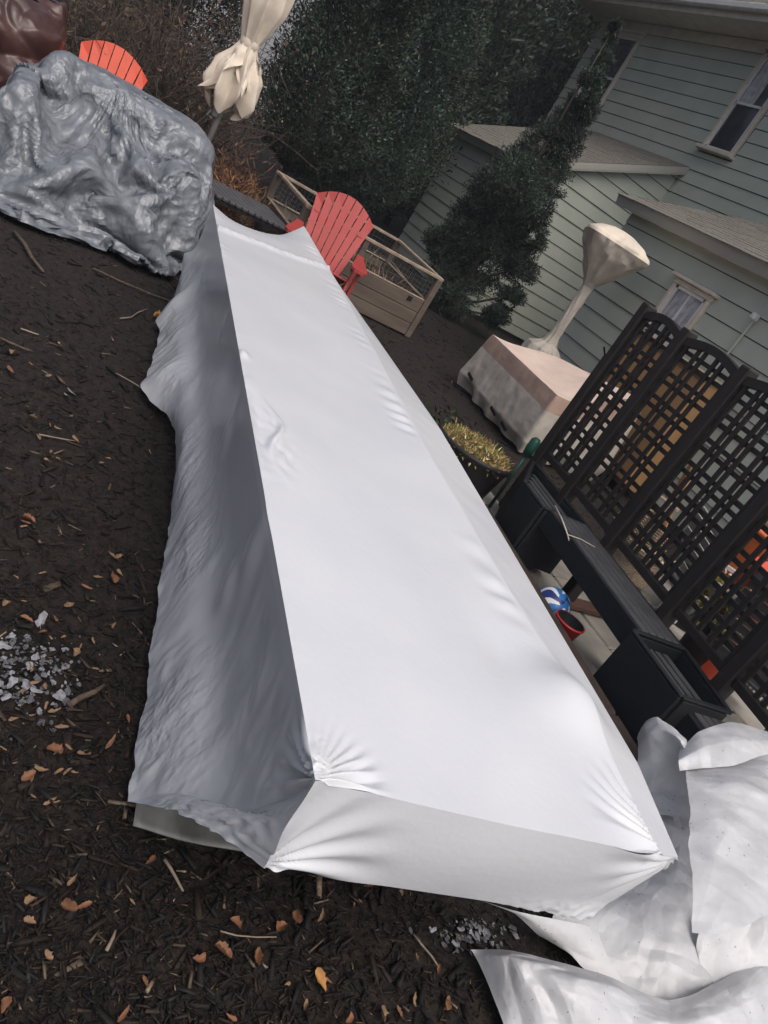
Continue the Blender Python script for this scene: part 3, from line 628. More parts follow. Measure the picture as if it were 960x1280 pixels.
# dirty translucent panel poking out under the wrap
def ground_panel():
    q = [G(168, 995, .02), G(160, 1042, .012), G(335, 1082, .012), G(330, 1010, .03)]; P = np.zeros((20, 8, 3))
    for i in range(20):
        for j in range(8): u, v = i / 19, j / 7; p = (q[0] * (1 - u) + q[3] * u) * (1 - v) + (q[1] * (1 - u) + q[2] * u) * v; p = np.array(p); p[2] += .022 + .006 * math.sin(u * 7 + v * 2); P[i, j] = p
    o = link('muddy_strip', gridmesh('muddy_strip', P), 'pvc'); so_ = o.modifiers.new('thickness', 'SOLIDIFY'); so_.thickness = .004
    tag(o, 'muddy grey plastic strip on the mulch under the corner of the white wrap', 'plastic strip')
ground_panel()

# ------------------------------------------------------------------ crumpled white sheeting
def spline_grid(ctrl, nu, nv):
    Cg = np.array([[list(G(*c)) for c in r] for r in ctrl])
    def cr(A, n):
        m = len(A); t = np.linspace(0, m - 1, n); i = np.clip(t.astype(int), 0, m - 2); f = (t - i).reshape(-1, *([1] * (A.ndim - 1)))
        g = lambda k: A[np.clip(k, 0, m - 1)]
        p0, p1, p2, p3 = g(i - 1), g(i), g(i + 1), g(i + 2)
        cub = .5 * (2 * p1 + (p2 - p0) * f + (2 * p0 - 5 * p1 + 4 * p2 - p3) * f ** 2 + (3 * p1 - p0 - 3 * p2 + p3) * f ** 3); return .75 * cub + .25 * (p1 * (1 - f) + p2 * f)
    S = cr(Cg, nu); return np.swapaxes(cr(np.swapaxes(S, 0, 1), nv), 0, 1)
def creased_(o, deg=8): o.data.set_sharp_from_angle(angle=R(deg)); return o
def sheeting():
    t = thing('plastic_sheeting', 'crumpled pile of leftover white plastic sheeting next to the wrapped load', 'plastic sheet')
    def fold(ctrl, amp=.006, nu=150, nv=150, seed=0, fr=5):
        P = spline_grid(ctrl, nu, nv); d = amp * 3.2 * crumple(P, fr * .9, 5, 50 + seed, .10) + amp * 1.2 * crumple(P, fr * 2.6, 5, 70 + seed, .3) + amp * .15 * crumple(P, fr * 8, 5, 90 + seed, .3); P[..., 2] += d; P[..., 0] += .5 * d; P[..., 1] -= .3 * d
        P[..., 2] = np.maximum(P[..., 2], .012)
        creased_(link('sheet_fold', gridmesh('sheet_fold', P), 'sheet', t, True))
    # rolled edge that stands up beside the planter
    fold([[(800, 915, .27), (808, 901, .33), (822, 896, .375), (838, 906, .40), (854, 926, .41)],
          [(800, 930, .28), (810, 916, .34), (826, 912, .385), (842, 922, .41), (860, 942, .42)],
          [(796, 948, .24), (812, 940, .30), (830, 938, .345), (848, 946, .37), (868, 962, .39)],
          [(788, 970, .195), (812, 972, .245), (836, 974, .28), (856, 980, .31), (880, 992, .33)],
          [(794, 1015, .165), (820, 1018, .20), (842, 1020, .23), (864, 1024, .25), (890, 1030, .27)]], .005, seed=2)
    # valley between the wrapped load and the big panel
    fold([[(795, 960, .19), (822, 985, .21), (850, 1000, .23), (890, 1005, .25)],
          [(800, 1020, .17), (830, 1045, .19), (858, 1055, .20), (900, 1060, .21)],
          [(770, 1100, .10), (810, 1110, .15), (850, 1120, .17), (905, 1125, .18)],
          [(690, 1145, .05), (760, 1165, .08), (830, 1180, .12), (920, 1185, .16)],
          [(735, 1212, .04), (790, 1222, .06), (850, 1232, .09), (950, 1225, .13)],
          [(790, 1262, .03), (840, 1275, .04), (900, 1285, .06), (990, 1280, .10)]], .006, seed=5)
    # big bright panel, folded over at its top
    fold([[(849, 938, .40), (875, 914, .46), (915, 903, .50), (960, 914, .52), (1010, 930, .54)],
          [(850, 950, .42), (880, 934, .47), (915, 926, .51), (961, 926, .535), (1012, 940, .55)],
          [(851, 963, .395), (880, 960, .44), (917, 957, .48), (962, 943, .52), (1015, 955, .54)]], .004, seed=8, fr=4)
    fold([[(855, 962, .385), (884, 960, .43), (920, 955, .47), (964, 940, .51), (1020, 955, .53)],
          [(863, 972, .43), (890, 985, .455), (922, 978, .485), (965, 968, .52), (1020, 985, .54)],
          [(862, 1040, .41), (890, 1045, .435), (925, 1045, .46), (968, 1040, .49), (1025, 1050, .51)],
          [(862, 1105, .39), (890, 1105, .41), (928, 1108, .44), (970, 1100, .47), (1030, 1105, .49)],
          [(863, 1166, .35), (890, 1168, .375), (925, 1160, .41), (965, 1142, .44), (1030, 1135, .46)]], .005, seed=9, fr=4)
    fold([[(880, 1150, .20), (910, 1150, .22), (950, 1140, .26), (1020, 1130, .30)], [(870, 1185, .14), (910, 1190, .17), (955, 1190, .21), (1025, 1180, .25)], [(880, 1230, .10), (920, 1235, .12), (965, 1235, .16), (1030, 1225, .20)]], .006, 80, 80, seed=23)
    # lower sheet with a rolled top edge
    fold([[(588, 1187, .03), (640, 1188, .09), (700, 1203, .12), (765, 1222, .12), (835, 1250, .11), (900, 1225, .13), (985, 1165, .16)],
          [(594, 1196, .03), (640, 1196, .13), (700, 1214, .17), (765, 1235, .17), (838, 1262, .13), (905, 1240, .17), (985, 1190, .20)],
          [(606, 1220, .03), (650, 1225, .12), (705, 1238, .17), (770, 1258, .17), (845, 1280, .16), (915, 1262, .18), (990, 1220, .20)],
          [(622, 1262, .03), (665, 1265, .10), (720, 1275, .14), (780, 1290, .15), (850, 1305, .15), (930, 1295, .15), (1000, 1260, .16)],
          [(645, 1330, .02), (690, 1330, .05), (740, 1335, .08), (800, 1340, .09), (865, 1345, .09), (940, 1335, .09), (1010, 1310, .10)]], .005, seed=14, fr=6)
    # pointed tail that runs under the end of the load
    fold([[(600, 1125, .12), (650, 1140, .12), (700, 1150, .11), (745, 1160, .09)], [(640, 1140, .10), (675, 1158, .09), (712, 1168, .09), (755, 1185, .08)], [(672, 1168, .05), (700, 1180, .06), (730, 1195, .06), (770, 1215, .06)], [(676, 1170, .04), (712, 1192, .05), (736, 1215, .045), (790, 1245, .045)]], .003, 50, 50, seed=17)
sheeting()

# ------------------------------------------------------------------ silver tarp heap
HEAP = (-6.60, .57)
def heap_surface(th, v, scale, top, pw=.62):
    R0 = np.interp(th % (2 * math.pi), np.array([0, 25, 55, 80, 100, 140, 180, 220, 260, 290, 315, 340, 360]) / 57.2958, [1.10, 1.12, 1.02, .92, .86, .78, .70, .80, .95, 1.15, 1.32, 1.22, 1.10]) * scale
    ph = np.clip(v, 0, 1) * math.pi / 2; r = R0 * np.cos(ph) ** pw; z = np.sin(ph) ** .72
    H = top * (1 - .10 * sst(.2, 1.2, np.sin(th)) * np.cos(ph) - .42 * sst(.35, -.7, np.sin(th)) * np.cos(ph) ** .4)
    return np.stack([HEAP[0] + r * np.cos(th), HEAP[1] + r * np.sin(th), z * H], -1)
def creased(o, deg=22):
    o.data.set_sharp_from_angle(angle=R(deg)); return o
def drape_ring(P, S, slack, collide, pin, steps=60, iters=12, bend=.03, fric=.35, grav=.9):
    """small position based cloth solver on a sheet closed round its first axis; rest lengths = lengths on S * slack"""
    nu, nv = P.shape[:2]; idx = np.arange(nu * nv).reshape(nu, nv); A, Bb, Wt = [], [], []
    def add(a, b, w_): A.append(a.ravel()); Bb.append(b.ravel()); Wt.append(np.full(a.size, w_))
    r1 = lambda k: np.roll(idx, -k, 0)
    add(idx, r1(1), 1); add(idx[:, :-1], idx[:, 1:], 1); add(idx[:, :-1], r1(1)[:, 1:], .8); add(r1(1)[:, :-1], idx[:, 1:], .8)
    add(idx, r1(2), bend); add(idx[:, :-2], idx[:, 2:], bend); add(idx, r1(5), bend * .5); add(idx[:, :-5], idx[:, 5:], bend * .5)
    A, Bb, Wt = map(np.concatenate, (A, Bb, Wt)); N = nu * nv; P = P.reshape(-1, 3).copy(); pin = pin.ravel()
    L = np.linalg.norm(S.reshape(-1, 3)[Bb] - S.reshape(-1, 3)[A], axis=1) * slack; V = np.zeros_like(P); dt = .025; P0 = P.copy()
    for s in range(steps):
        V[:, 2] -= grav * dt; V = np.clip(V, -1.2, 1.2); Q = P + V * dt
        for it in range(iters):
            d = Q[Bb] - Q[A]; l = np.sqrt((d * d).sum(1)) + 1e-9; c = (d * ((l - L) / l * .5 * Wt)[:, None])
            acc = np.stack([np.bincount(A, c[:, k], N) - np.bincount(Bb, c[:, k], N) for k in range(3)], 1); Q = Q + acc * .22
            Q, hit = collide(Q); Q[pin] = P0[pin]
        Q[hit] = P[hit] + (Q[hit] - P[hit]) * fric; V = (Q - P) / dt * .93; P = Q
    return P.reshape(nu, nv, 3)
HC = [((-6.80, .80, .20), (.40, .62, .70), 6), ((-6.62, .40, .30), (.14, .34, .62), 5), ((-6.30, .02, .2), (.42, .10, .50), 5), ((-6.28, 1.14, .15), (.34, .16, .52), 5), ((-6.05, -.35, .1), (.12, .40, .44), 5), ((-5.95, .52, .0), (.16, .26, .36), 4), ((-6.75, -.45, .1), (.45, .35, .40), 5)]
def heap_collide(Q):
    hit = np.zeros(len(Q), bool)
    for c, r, pw in HC:
        q = (Q - c) / r; f = (np.abs(q) ** pw).sum(1) ** (1 / pw) + 1e-6; m = f < 1
        if m.any(): Q[m] = np.array(c) + q[m] / f[m][:, None] * r; hit |= m
    m = Q[:, 2] < .03; Q[m, 2] = .03; hit |= m; return Q, hit
def silver_heap():
    nu, nv = 250, 92; th = (np.arange(nu) / nu * 2 * math.pi)[:, None]; v = np.linspace(0, .985, nv)[None, :]; th, v = th + 0 * v, v + 0 * th
    S = heap_surface(th, v, 1.0, .98)
    d = (.11 * tri(th * 10 / 6.2832 + .5 * pn(np.stack([np.cos(th) * 1.5, np.sin(th) * 1.5, v * 3], -1))) * sst(1, .6, v) + .06 * crumple(S, 2.2, 4, 5, .15) + .018 * crumple(S, 6, 4, 6, .15)) * sst(1, .9, v)
    n_ = S - [HEAP[0], HEAP[1], .2]; n_ /= np.linalg.norm(n_, axis=-1)[..., None]; P = S + n_ * d[..., None]; P[:, 0, 2] = .03 + .14 * np.abs(pn(np.stack([np.cos(th[:, 0]) * 3, np.sin(th[:, 0]) * 3, 0 * th[:, 0]], -1)))
    P[..., 2] = np.maximum(P[..., 2], .03)
    P = drape_ring(P, S, 1.30, heap_collide, v < .001)
    P[:, -1] = P[:, -1].mean(0)
    P = np.repeat(P, 2, 0); P[1::2] = (P[::2] + np.roll(P[::2], -1, 0)) / 2; P = np.repeat(P, 2, 1); P[:, 1:-1:2] = (P[:, :-2:2] + P[:, 2::2]) / 2
    Nn = np.cross(np.roll(P, -1, 0) - np.roll(P, 1, 0), np.gradient(P, axis=1)); Nn /= np.linalg.norm(Nn, axis=-1)[..., None] + 1e-9
    dd = .010 * crumple(P, 4, 5, 31, .08) + .006 * crumple(P, 9, 5, 32, .08) + .003 * crumple(P, 20, 5, 33, .1)
    P = P + Nn * dd[..., None]; P[..., 2] = np.maximum(P[..., 2], .022); P = np.concatenate([P, P[:1]], 0)
    o = creased(link('silver_tarp', gridmesh('silver_tarp', P), 'silver', None, True), 20)
    tag(o, 'crumpled silver grey tarp heaped over covered garden furniture', 'tarp')
silver_heap()
def vinyl_cover():
    t = thing('vinyl_cover', 'shiny dark brown vinyl furniture cover showing under and beyond the silver tarp', 'furniture cover')
    nu, nv = 160, 70; th = np.linspace(0, 2 * math.pi, nu)[:, None]; v = np.linspace(0, 1, nv)[None, :]; th, v = th + 0 * v, v + 0 * th
    P = heap_surface(th - math.pi, v, .84, .17, .45); P[..., 0] += .02 * np.sin(th * 17) * (1 - v); P[..., 1] += .02 * np.sin(th * 13 + 1) * (1 - v); P[..., 2] += .012
    link('skirt', gridmesh('skirt', P), 'vinyl', t, True)
    def hump(c, rx, ry, h, seed):
        x = c[0] + rx * np.cos(th) * np.cos(v * 1.5708) ** .4; y = c[1] + ry * np.sin(th) * np.cos(v * 1.5708) ** .4; P = np.stack([x, y, .02 + h * np.sin(v * 1.5708) ** .8], -1)
        d = .10 * crumple(P, 2.6, 4, seed) + .04 * crumple(P, 6, 4, seed + 1); n_ = P - [c[0], c[1], h * .4]; n_ /= np.linalg.norm(n_, axis=-1)[..., None]; P = P + n_ * (d * sst(1, .93, v))[..., None]; P[..., 2] = np.maximum(P[..., 2], .02); link('fold', gridmesh('fold', P), 'vinyl', t, True)
    hump(onD(18, 55, 7.5), .42, .34, 1.02, 21); hump(onD(52, 40, 7.75), .24, .20, 1.06, 33)
vinyl_cover()

# ------------------------------------------------------------------ adirondack chairs
def adirondack(label, m, loc, rz, group):
    """facing +Y locally"""
    t = thing('adirondack_chair', label, 'chair', loc, rz, group)
    n = 7; wd = .62
    for i in range(n):   # fan back
        x = (i - (n - 1) / 2); xb, xt = x * .060, x * .088; arc = lambda q: .985 - 1.45 * q * q; top = arc(xt)
        a0, a1 = Vector((xb, -.10, .30)), Vector((xt, -.42, top)); d = (a1 - a0); w0, w1 = .026, .040
        nrm = Vector((0, d.z, -d.y)).normalized() * .011; vs = []
        for k in range(7):
            f = k / 6; p = a0 + d * f; ww = w0 + (w1 - w0) * f; lift = 0
            if k == 6: pass
            for sg in (-1, 1): zz = arc(xt + sg * ww) - arc(xt) if k == 6 else 0; vs += [p + Vector((sg * ww, 0, zz)) + nrm, p + Vector((sg * ww, 0, zz)) - nrm]
        fs = []
        for k in range(6):
            q = 4 * k; fs += [(q, q + 2, q + 6, q + 4), (q + 1, q + 5, q + 7, q + 3), (q, q + 4, q + 5, q + 1), (q + 2, q + 3, q + 7, q + 6)]
        fs += [(0, 1, 3, 2), (24, 26, 27, 25)]; MB().add(vs, fs).build('back_slat', m, t)
    for z, f in ((.40, .17), (.72, .64)):
        y = -.10 - .32 * f - .024; B('back_rail', m, t, (0, y, z - .02), (.44 + .12 * f, .025, .07), .006)
    for k in range(6):
        y = -.06 + k * .088; z = .31 + .022 * k; MB().box((0, y, z), (.54, .080, .020), Matrix.Rotation(R(13), 3, 'X'), .006).build('seat_slat', m, t)
    for s_ in (-1, 1):
        x = s_ * .285; MB().bar((x, .43, .39), (x, -.52, .05), .028, .11, bev=.008).build('seat_rail', m, t)
        # arm: broad board with rounded paddle end
        out = [(-.38, .035), (-.1, .045), (.15, .062), (.38, .075), (.47, .07), (.52, .045), (.53, .0)]
        poly = [(s_ * .32 + w_, y) for y, w_ in out] + [(s_ * .32 - w_, y) for y, w_ in reversed(out[:-1])]
        k = len(poly); v = [(px, py, .575) for px, py in poly] + [(px, py, .55) for px, py in poly]
        MB().add(v, [tuple(range(k)), tuple(range(2 * k - 1, k - 1, -1))] + [(i, i + k, (i + 1) % k + k, (i + 1) % k) for i in range(k)]).build('arm', m, t)
        MB().box((s_ * .335, .36, .275), (.03, .115, .55), None, .006).build('leg', m, t)
        MB().box((s_ * .335, -.34, .275), (.03, .09, .55), None, .006).build('leg', m, t)
    return t
p = onD(432, 300, 7.0)
ch = adirondack('red slatted adirondack chair in front of the wooden raised bed', 'red', (p[0] - .25, p[1] - .02, .0), R(-110), None)
p = onD(131, 110, 7.95)
adirondack('orange-red adirondack chair mostly hidden behind the silver tarp', 'orange_red', (p[0], p[1], 0.02), R(-95), None)

# ------------------------------------------------------------------ closed cream umbrella
def umbrella():
    c = onD(262, 172, 8.2); t = thing('closed_umbrella', 'closed cream market umbrella tied shut on a grey pole', 'umbrella', (c[0], c[1], 0))
    MB().tube([(0, 0, 0), (0, 0, 2.9)], .030, 12).build('pole', 'pole', t, True)
    MB().lathe([(0, .0), (.24, .0), (.25, .03), (.20, .07), (.06, .10), (.035, .22), (0, .22)], 24).build('base', 'pole', t, True)
    MB().box((0.02, -.045, .96), (.045, .06, .09), None, .012).tube([(.03, -.09, .96), (.03, -.11, .90)], .008, 6).build('crank', 'hardware', t)
    n, mseg = 128, 46; prof_z = np.linspace(1.06, 2.85, mseg); P = np.zeros((n + 1, mseg, 3))
    rb = np.interp(prof_z, [1.06, 1.16, 1.38, 1.52, 1.61, 1.73, 1.95, 2.25, 2.55, 2.85], [.15, .21, .19, .115, .078, .115, .18, .175, .13, .03])
    for i in range(n + 1):
        a = 2 * math.pi * i / n; 
        fl = np.interp(prof_z, [1.06, 1.38, 1.61, 1.8, 2.85], [.42, .34, .10, .14, .05]); ph = 8 * a + .7 * np.sin(prof_z * 4)
        rr = rb * (1 + fl * (1 - 1.8 * np.abs(np.sin(ph / 2))) + .06 * np.sin(5 * a + prof_z * 9)); tw = a + .5 * (1.5 - prof_z) * .35
        hem = np.where(np.arange(mseg) < 7, (.09 * np.sin(4 * a) * (1 - np.arange(mseg) / 7)), 0)
        P[i, :, 0] = rr * np.cos(tw); P[i, :, 1] = rr * np.sin(tw); P[i, :, 2] = prof_z + hem
    link('canopy', gridmesh('canopy', P), 'canvas', t, True)
    # loose ruffle of panel points below the tie
    for k in range(8):
        a = k * .785 + .2; L_ = .40 + .13 * math.sin(k * 2.4); m = MB(); Q = np.zeros((12, 10, 3))
        for i in range(12):
            for j in range(10):
                u, v = i / 11 * 2 - 1, j / 9; w_ = .02 + .105 * v ** .8 * (1 - max(0, v - .66) * 2.75); r = .07 + .17 * v ** .9 + .045 * math.cos(u * 3.1) * v + .022 * math.sin(v * 9 + k * 1.7)
                aa = a + u * w_ / max(r, .05) * .9; Q[i, j] = (r * math.cos(aa), r * math.sin(aa), 1.60 - L_ * v + .06 * abs(u) * v)
        link('canopy_flap', gridmesh('canopy_flap', Q), 'canvas', t, True)
    MB().lathe([(.086, 1.585), (.092, 1.60), (.092, 1.635), (.086, 1.65)], 32).build('tie', 'canvas', t, True)
umbrella()

# ------------------------------------------------------------------ charcoal slatted bench behind the far end
def dark_bench():
    t = thing('slatted_bench', 'low charcoal slatted bench beyond the far end of the white wrap', 'bench', (-7.62, 1.93, 0), R(8))
    for k in range(15): B('slat', 'slate', t, (0, -.50 + k * .068, .41), (.74, .058, .028), .005)
    for x in (-.28, .28): B('rail', 'slate', t, (x, 0, .372), (.05, 1.0, .045), .004)
    for x in (-.28, .28):
        for y in (-.45, .45): B('leg', 'slate', t, (x, y, .172), (.06, .06, .34), .006)
dark_bench()

# ------------------------------------------------------------------ raised bed with wire frame
def raised_bed():
    x0, x1, y0, y1 = -8.66, -7.33, 2.5, 4.13; t = thing('raised_bed', 'weathered wooden raised garden bed with a pale railed wire fence on top', 'raised bed', (0, 0, 0))
    for x in (x0, x1):
        for y in (y0, y1): B('post', 'oldwood', t, (x, y, .345), (.07, .07, .69), .006)
    for k in range(3):
        z = .075 + k * .137
        for x in (x0, x1): B('board', 'oldwood', t, (x + (.01 if x == x1 else -.01), (y0 + y1) / 2, z), (.03, y1 - y0 - .075, .131), .005)
        for y in (y0, y1): B('board', 'oldwood', t, ((x0 + x1) / 2, y, z), (x1 - x0 - .075, .03, .131), .005)
    B('soil', 'mulch', t, ((x0 + x1) / 2, (y0 + y1) / 2, .17), (x1 - x0 - .05, y1 - y0 - .05, .3))
    for x in (x0, x1):
        B('cap_rail', 'palewood', t, (x, (y0 + y1) / 2, .428), (.045, y1 - y0 - .075, .014), .003); B('top_rail', 'palewood', t, (x, (y0 + y1) / 2, .705), (.06, y1 - y0 + .07, .03), .004)
        B('stile', 'oldwood', t, (x, (y0 + y1) / 2 - .12, .562), (.04, .06, .252), .004)
    for y in (y0, y1):
        B('cap_rail', 'palewood', t, ((x0 + x1) / 2, y, .428), (x1 - x0 - .075, .045, .014), .003); B('top_rail', 'palewood', t, ((x0 + x1) / 2, y, .705), (x1 - x0 - .062, .06, .03), .004)
    for y in (2.95, 3.2, 3.92): B('bracket', 'black', t, (x1 + .032, y, .385), (.012, .055, .05), .004)
    m = MB()
    for y in np.arange(y0 + .05, y1, .05):
        for x in (x0, x1): m.box((x, y, .562), (.002, .002, .252))
    for z in np.arange(.47, .69, .05):
        for x in (x0, x1): m.box((x, (y0 + y1) / 2, z), (.0022, y1 - y0, .002))
        for y in (y0, y1): m.box(((x0 + x1) / 2, y, z), (x1 - x0, .0022, .002))
    for x in np.arange(x0 + .05, x1, .05):
        for y in (y0, y1): m.box((x, y, .562), (.002, .002, .252))
    kind(m.build('wire_mesh', 'wire', t), 'stuff')
    MB().tube([(x1 - .05, 3.55, .62), (x1 - .03, 3.98, .46)], .005, 5).build('stay', 'palewood', t)
    n = 260; q = np.stack([rng.uniform(x0 + .1, x1 - .1, n), rng.uniform(y0 + .1, y1 - .1, n), np.full(n, .33)], -1); V, Fq, cc = leaf_cloud(q, np.tile([0, 0, 1.], (n, 1)), n, .14, .006, (.16, .12, .07), .6); kind(link('dry_stalks', fastmesh('dry_stalks', V, Fq, cc), 'straw', t), 'stuff')
raised_bed()

# ------------------------------------------------------------------ covered loveseat and covered patio heater
def loveseat():
    t = thing('covered_loveseat', 'patio loveseat under a two tone beige cover by the trellis', 'furniture cover')
    x0, x1, y0, y1 = -6.30, -4.88, 4.27, 5.30
    def prof(u, v):       # u along x 0..1, v depth 0..1 -> top height
        return .61 + .30 * sst(.10, 1.0, v) * (.35 + .65 * u) - .035 * np.sin(np.pi * u) * np.sin(np.pi * np.clip(v * 1.1, 0, 1))
    nu, nv = 80, 60; U, V = np.meshgrid(np.linspace(0, 1, nu), np.linspace(0, 1, nv), indexing='ij')
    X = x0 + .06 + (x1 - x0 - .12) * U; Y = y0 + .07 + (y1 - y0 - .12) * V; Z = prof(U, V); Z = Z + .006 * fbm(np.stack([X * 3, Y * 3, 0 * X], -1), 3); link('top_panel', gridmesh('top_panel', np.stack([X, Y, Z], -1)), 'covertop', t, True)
    def skirt(a, b, fl, ph, name, za, zb, m):
        # ring between heights za (fraction 0 top .. 1 bottom)
        ring = []
        per = [(u, 0.) for u in np.linspace(0, 1, 60)] + [(1., v) for v in np.linspace(0, 1, 45)[1:]] + [(u, 1.) for u in np.linspace(1, 0, 60)[1:]] + [(0., v) for v in np.linspace(1, 0, 45)[1:]]
        P = np.zeros((len(per), 30, 3))
        for i, (u, v) in enumerate(per):
            top = np.array([x0 + .06 + (x1 - x0 - .12) * u, y0 + .07 + (y1 - y0 - .12) * v, float(prof(np.array(u), np.array(v)))]); ox, oy = (u - .5) * 2, (v - .5) * 2
            for j in range(30):
                f = za + (zb - za) * j / 29; z = top[2] * (1 - f) + .02 * f; o = .05 * f ** .7 + .016 * f * math.sin(i * .17 + 2.0 * math.sin(i * .07) + f * 2)
                if f > .8: o += -.10 * (f - .8) / .2 * (.4 + .6 * math.sin(i * .21) ** 2)
                P[i, j] = (top[0] + ox * o * (1 if u in (0., 1.) else .3), top[1] + oy * o * (1 if v in (0., 1.) else .3), z)
        cr_ = (.022 * crumple(P, 3.0, 5, 61, .25) + .010 * crumple(P, 8, 5, 62, .3) + .004 * crumple(P, 20, 5, 63, .3)) * (.25 + .75 * np.linspace(za, zb, 30)[None, :]); P += np.stack([cr_ * .7, -cr_, 0 * cr_], -1)
        return link(name, gridmesh(name, P), m, t, True)
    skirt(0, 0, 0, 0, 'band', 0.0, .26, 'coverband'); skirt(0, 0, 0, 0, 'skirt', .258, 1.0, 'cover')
    for (x, z) in ((-6.1, .20), (-5.5, .14), (-5.25, .12)): MB().bar((x, y0 - .02, z), (x + .13, y0 - .03, z - .02), .012, .03).build('strap', 'black', t)
loveseat()
def heater():
    c = onD(694, 418, 9.0); t = thing('covered_heater', 'tall patio heater under a taupe cover flaring to a wide top', 'patio heater', (c[0], c[1], 0))
    top = onD(768, 300, 9.0); lean = (top[:2] - c[:2]) / 1.4
    prof = [(.30, .0), (.29, .12), (.25, .45), (.21, .62), (.10, .70), (.065, .80), (.058, 1.10), (.062, 1.42), (.085, 1.47), (.20, 1.62), (.33, 1.80), (.40, 1.93), (.385, 1.965), (.28, 2.03), (.12, 2.075), (.02, 2.085)]
    pz = np.interp(np.linspace(0, 1, 110), np.linspace(0, 1, len(prof)), [p[1] for p in prof]); pr = np.interp(np.linspace(0, 1, 110), np.linspace(0, 1, len(prof)), [p[0] for p in prof])
    n = 96; a = np.linspace(0, 2 * math.pi, n + 1)[:, None]; Z = pz[None] + 0 * a; Rr = pr[None] * (1 + .10 * np.sin(4 * a + .6) * sst(1.45, 1.9, Z) + .14 * crumple(np.stack([np.cos(a) * .4 + 0 * Z, np.sin(a) * .4 + 0 * Z, Z], -1), 5.0, 5, 65, .15) + .06 * crumple(np.stack([np.cos(a) * .4 + 0 * Z, np.sin(a) * .4 + 0 * Z, Z], -1), 10, 5, 66, .3) + .06 * np.sin(7 * a + Z * 16) * sst(1.5, 1.2, Z) * sst(.6, .8, Z))
    P = np.stack([Rr * np.cos(a) + lean[0] * Z * .0, Rr * np.sin(a), Z], -1)
    i1 = int(np.argmax(pz > 1.93)); creased_(link('cover_body', gridmesh('cover_body', P[:, :i1 + 1]), 'cover', t, True), 20); link('cover_top', gridmesh('cover_top', P[:, i1:]), 'canvas', t, True)
heater()

# ------------------------------------------------------------------ half barrel planter with straw
def barrel():
    c = G(597, 558, .36); t = thing('planter_tub', 'round dark planter tub full of straw coloured dead growth', 'planter', (c[0], c[1], 0))
    MB().lathe([(0, .0), (.19, .0), (.20, .02), (.25, .30), (.27, .335), (.275, .36), (.262, .365), (.25, .35), (.24, .31), (0, .30)], 40).build('tub', 'pot', t, True)
    n = 7500; a = rng.uniform(0, 6.28, n); r = .250 * np.sqrt(rng.random(n)); q = np.stack([r * np.cos(a), r * np.sin(a), .335 + .030 * (1 - (r / .25) ** 2) + rng.normal(0, .008, n)], -1)
    V, Fq, cc = leaf_cloud(q, np.tile([0, 0, .25], (n, 1)), n, .036, .0042, (.27, .205, .09), 1.0, .5); g = rng.random(n) < .25; cc.reshape(n, 4, 3)[g] *= [.5, .65, .45]
    kind(link('dead_growth', fastmesh('dead_growth', V, Fq, cc), 'straw', t), 'stuff')
    q = rng.normal(size=(900, 3)) * [.05, .10, .08] + [-.23, -.14, .2]; V, Fq, cc = leaf_cloud(q, q * [1, 1, .3], 900, .05, .012, (.03, .045, .02), .9); kind(link('trailing_leaves', fastmesh('trailing_leaves', V, Fq, cc), 'evergreen', t), 'stuff')
barrel()

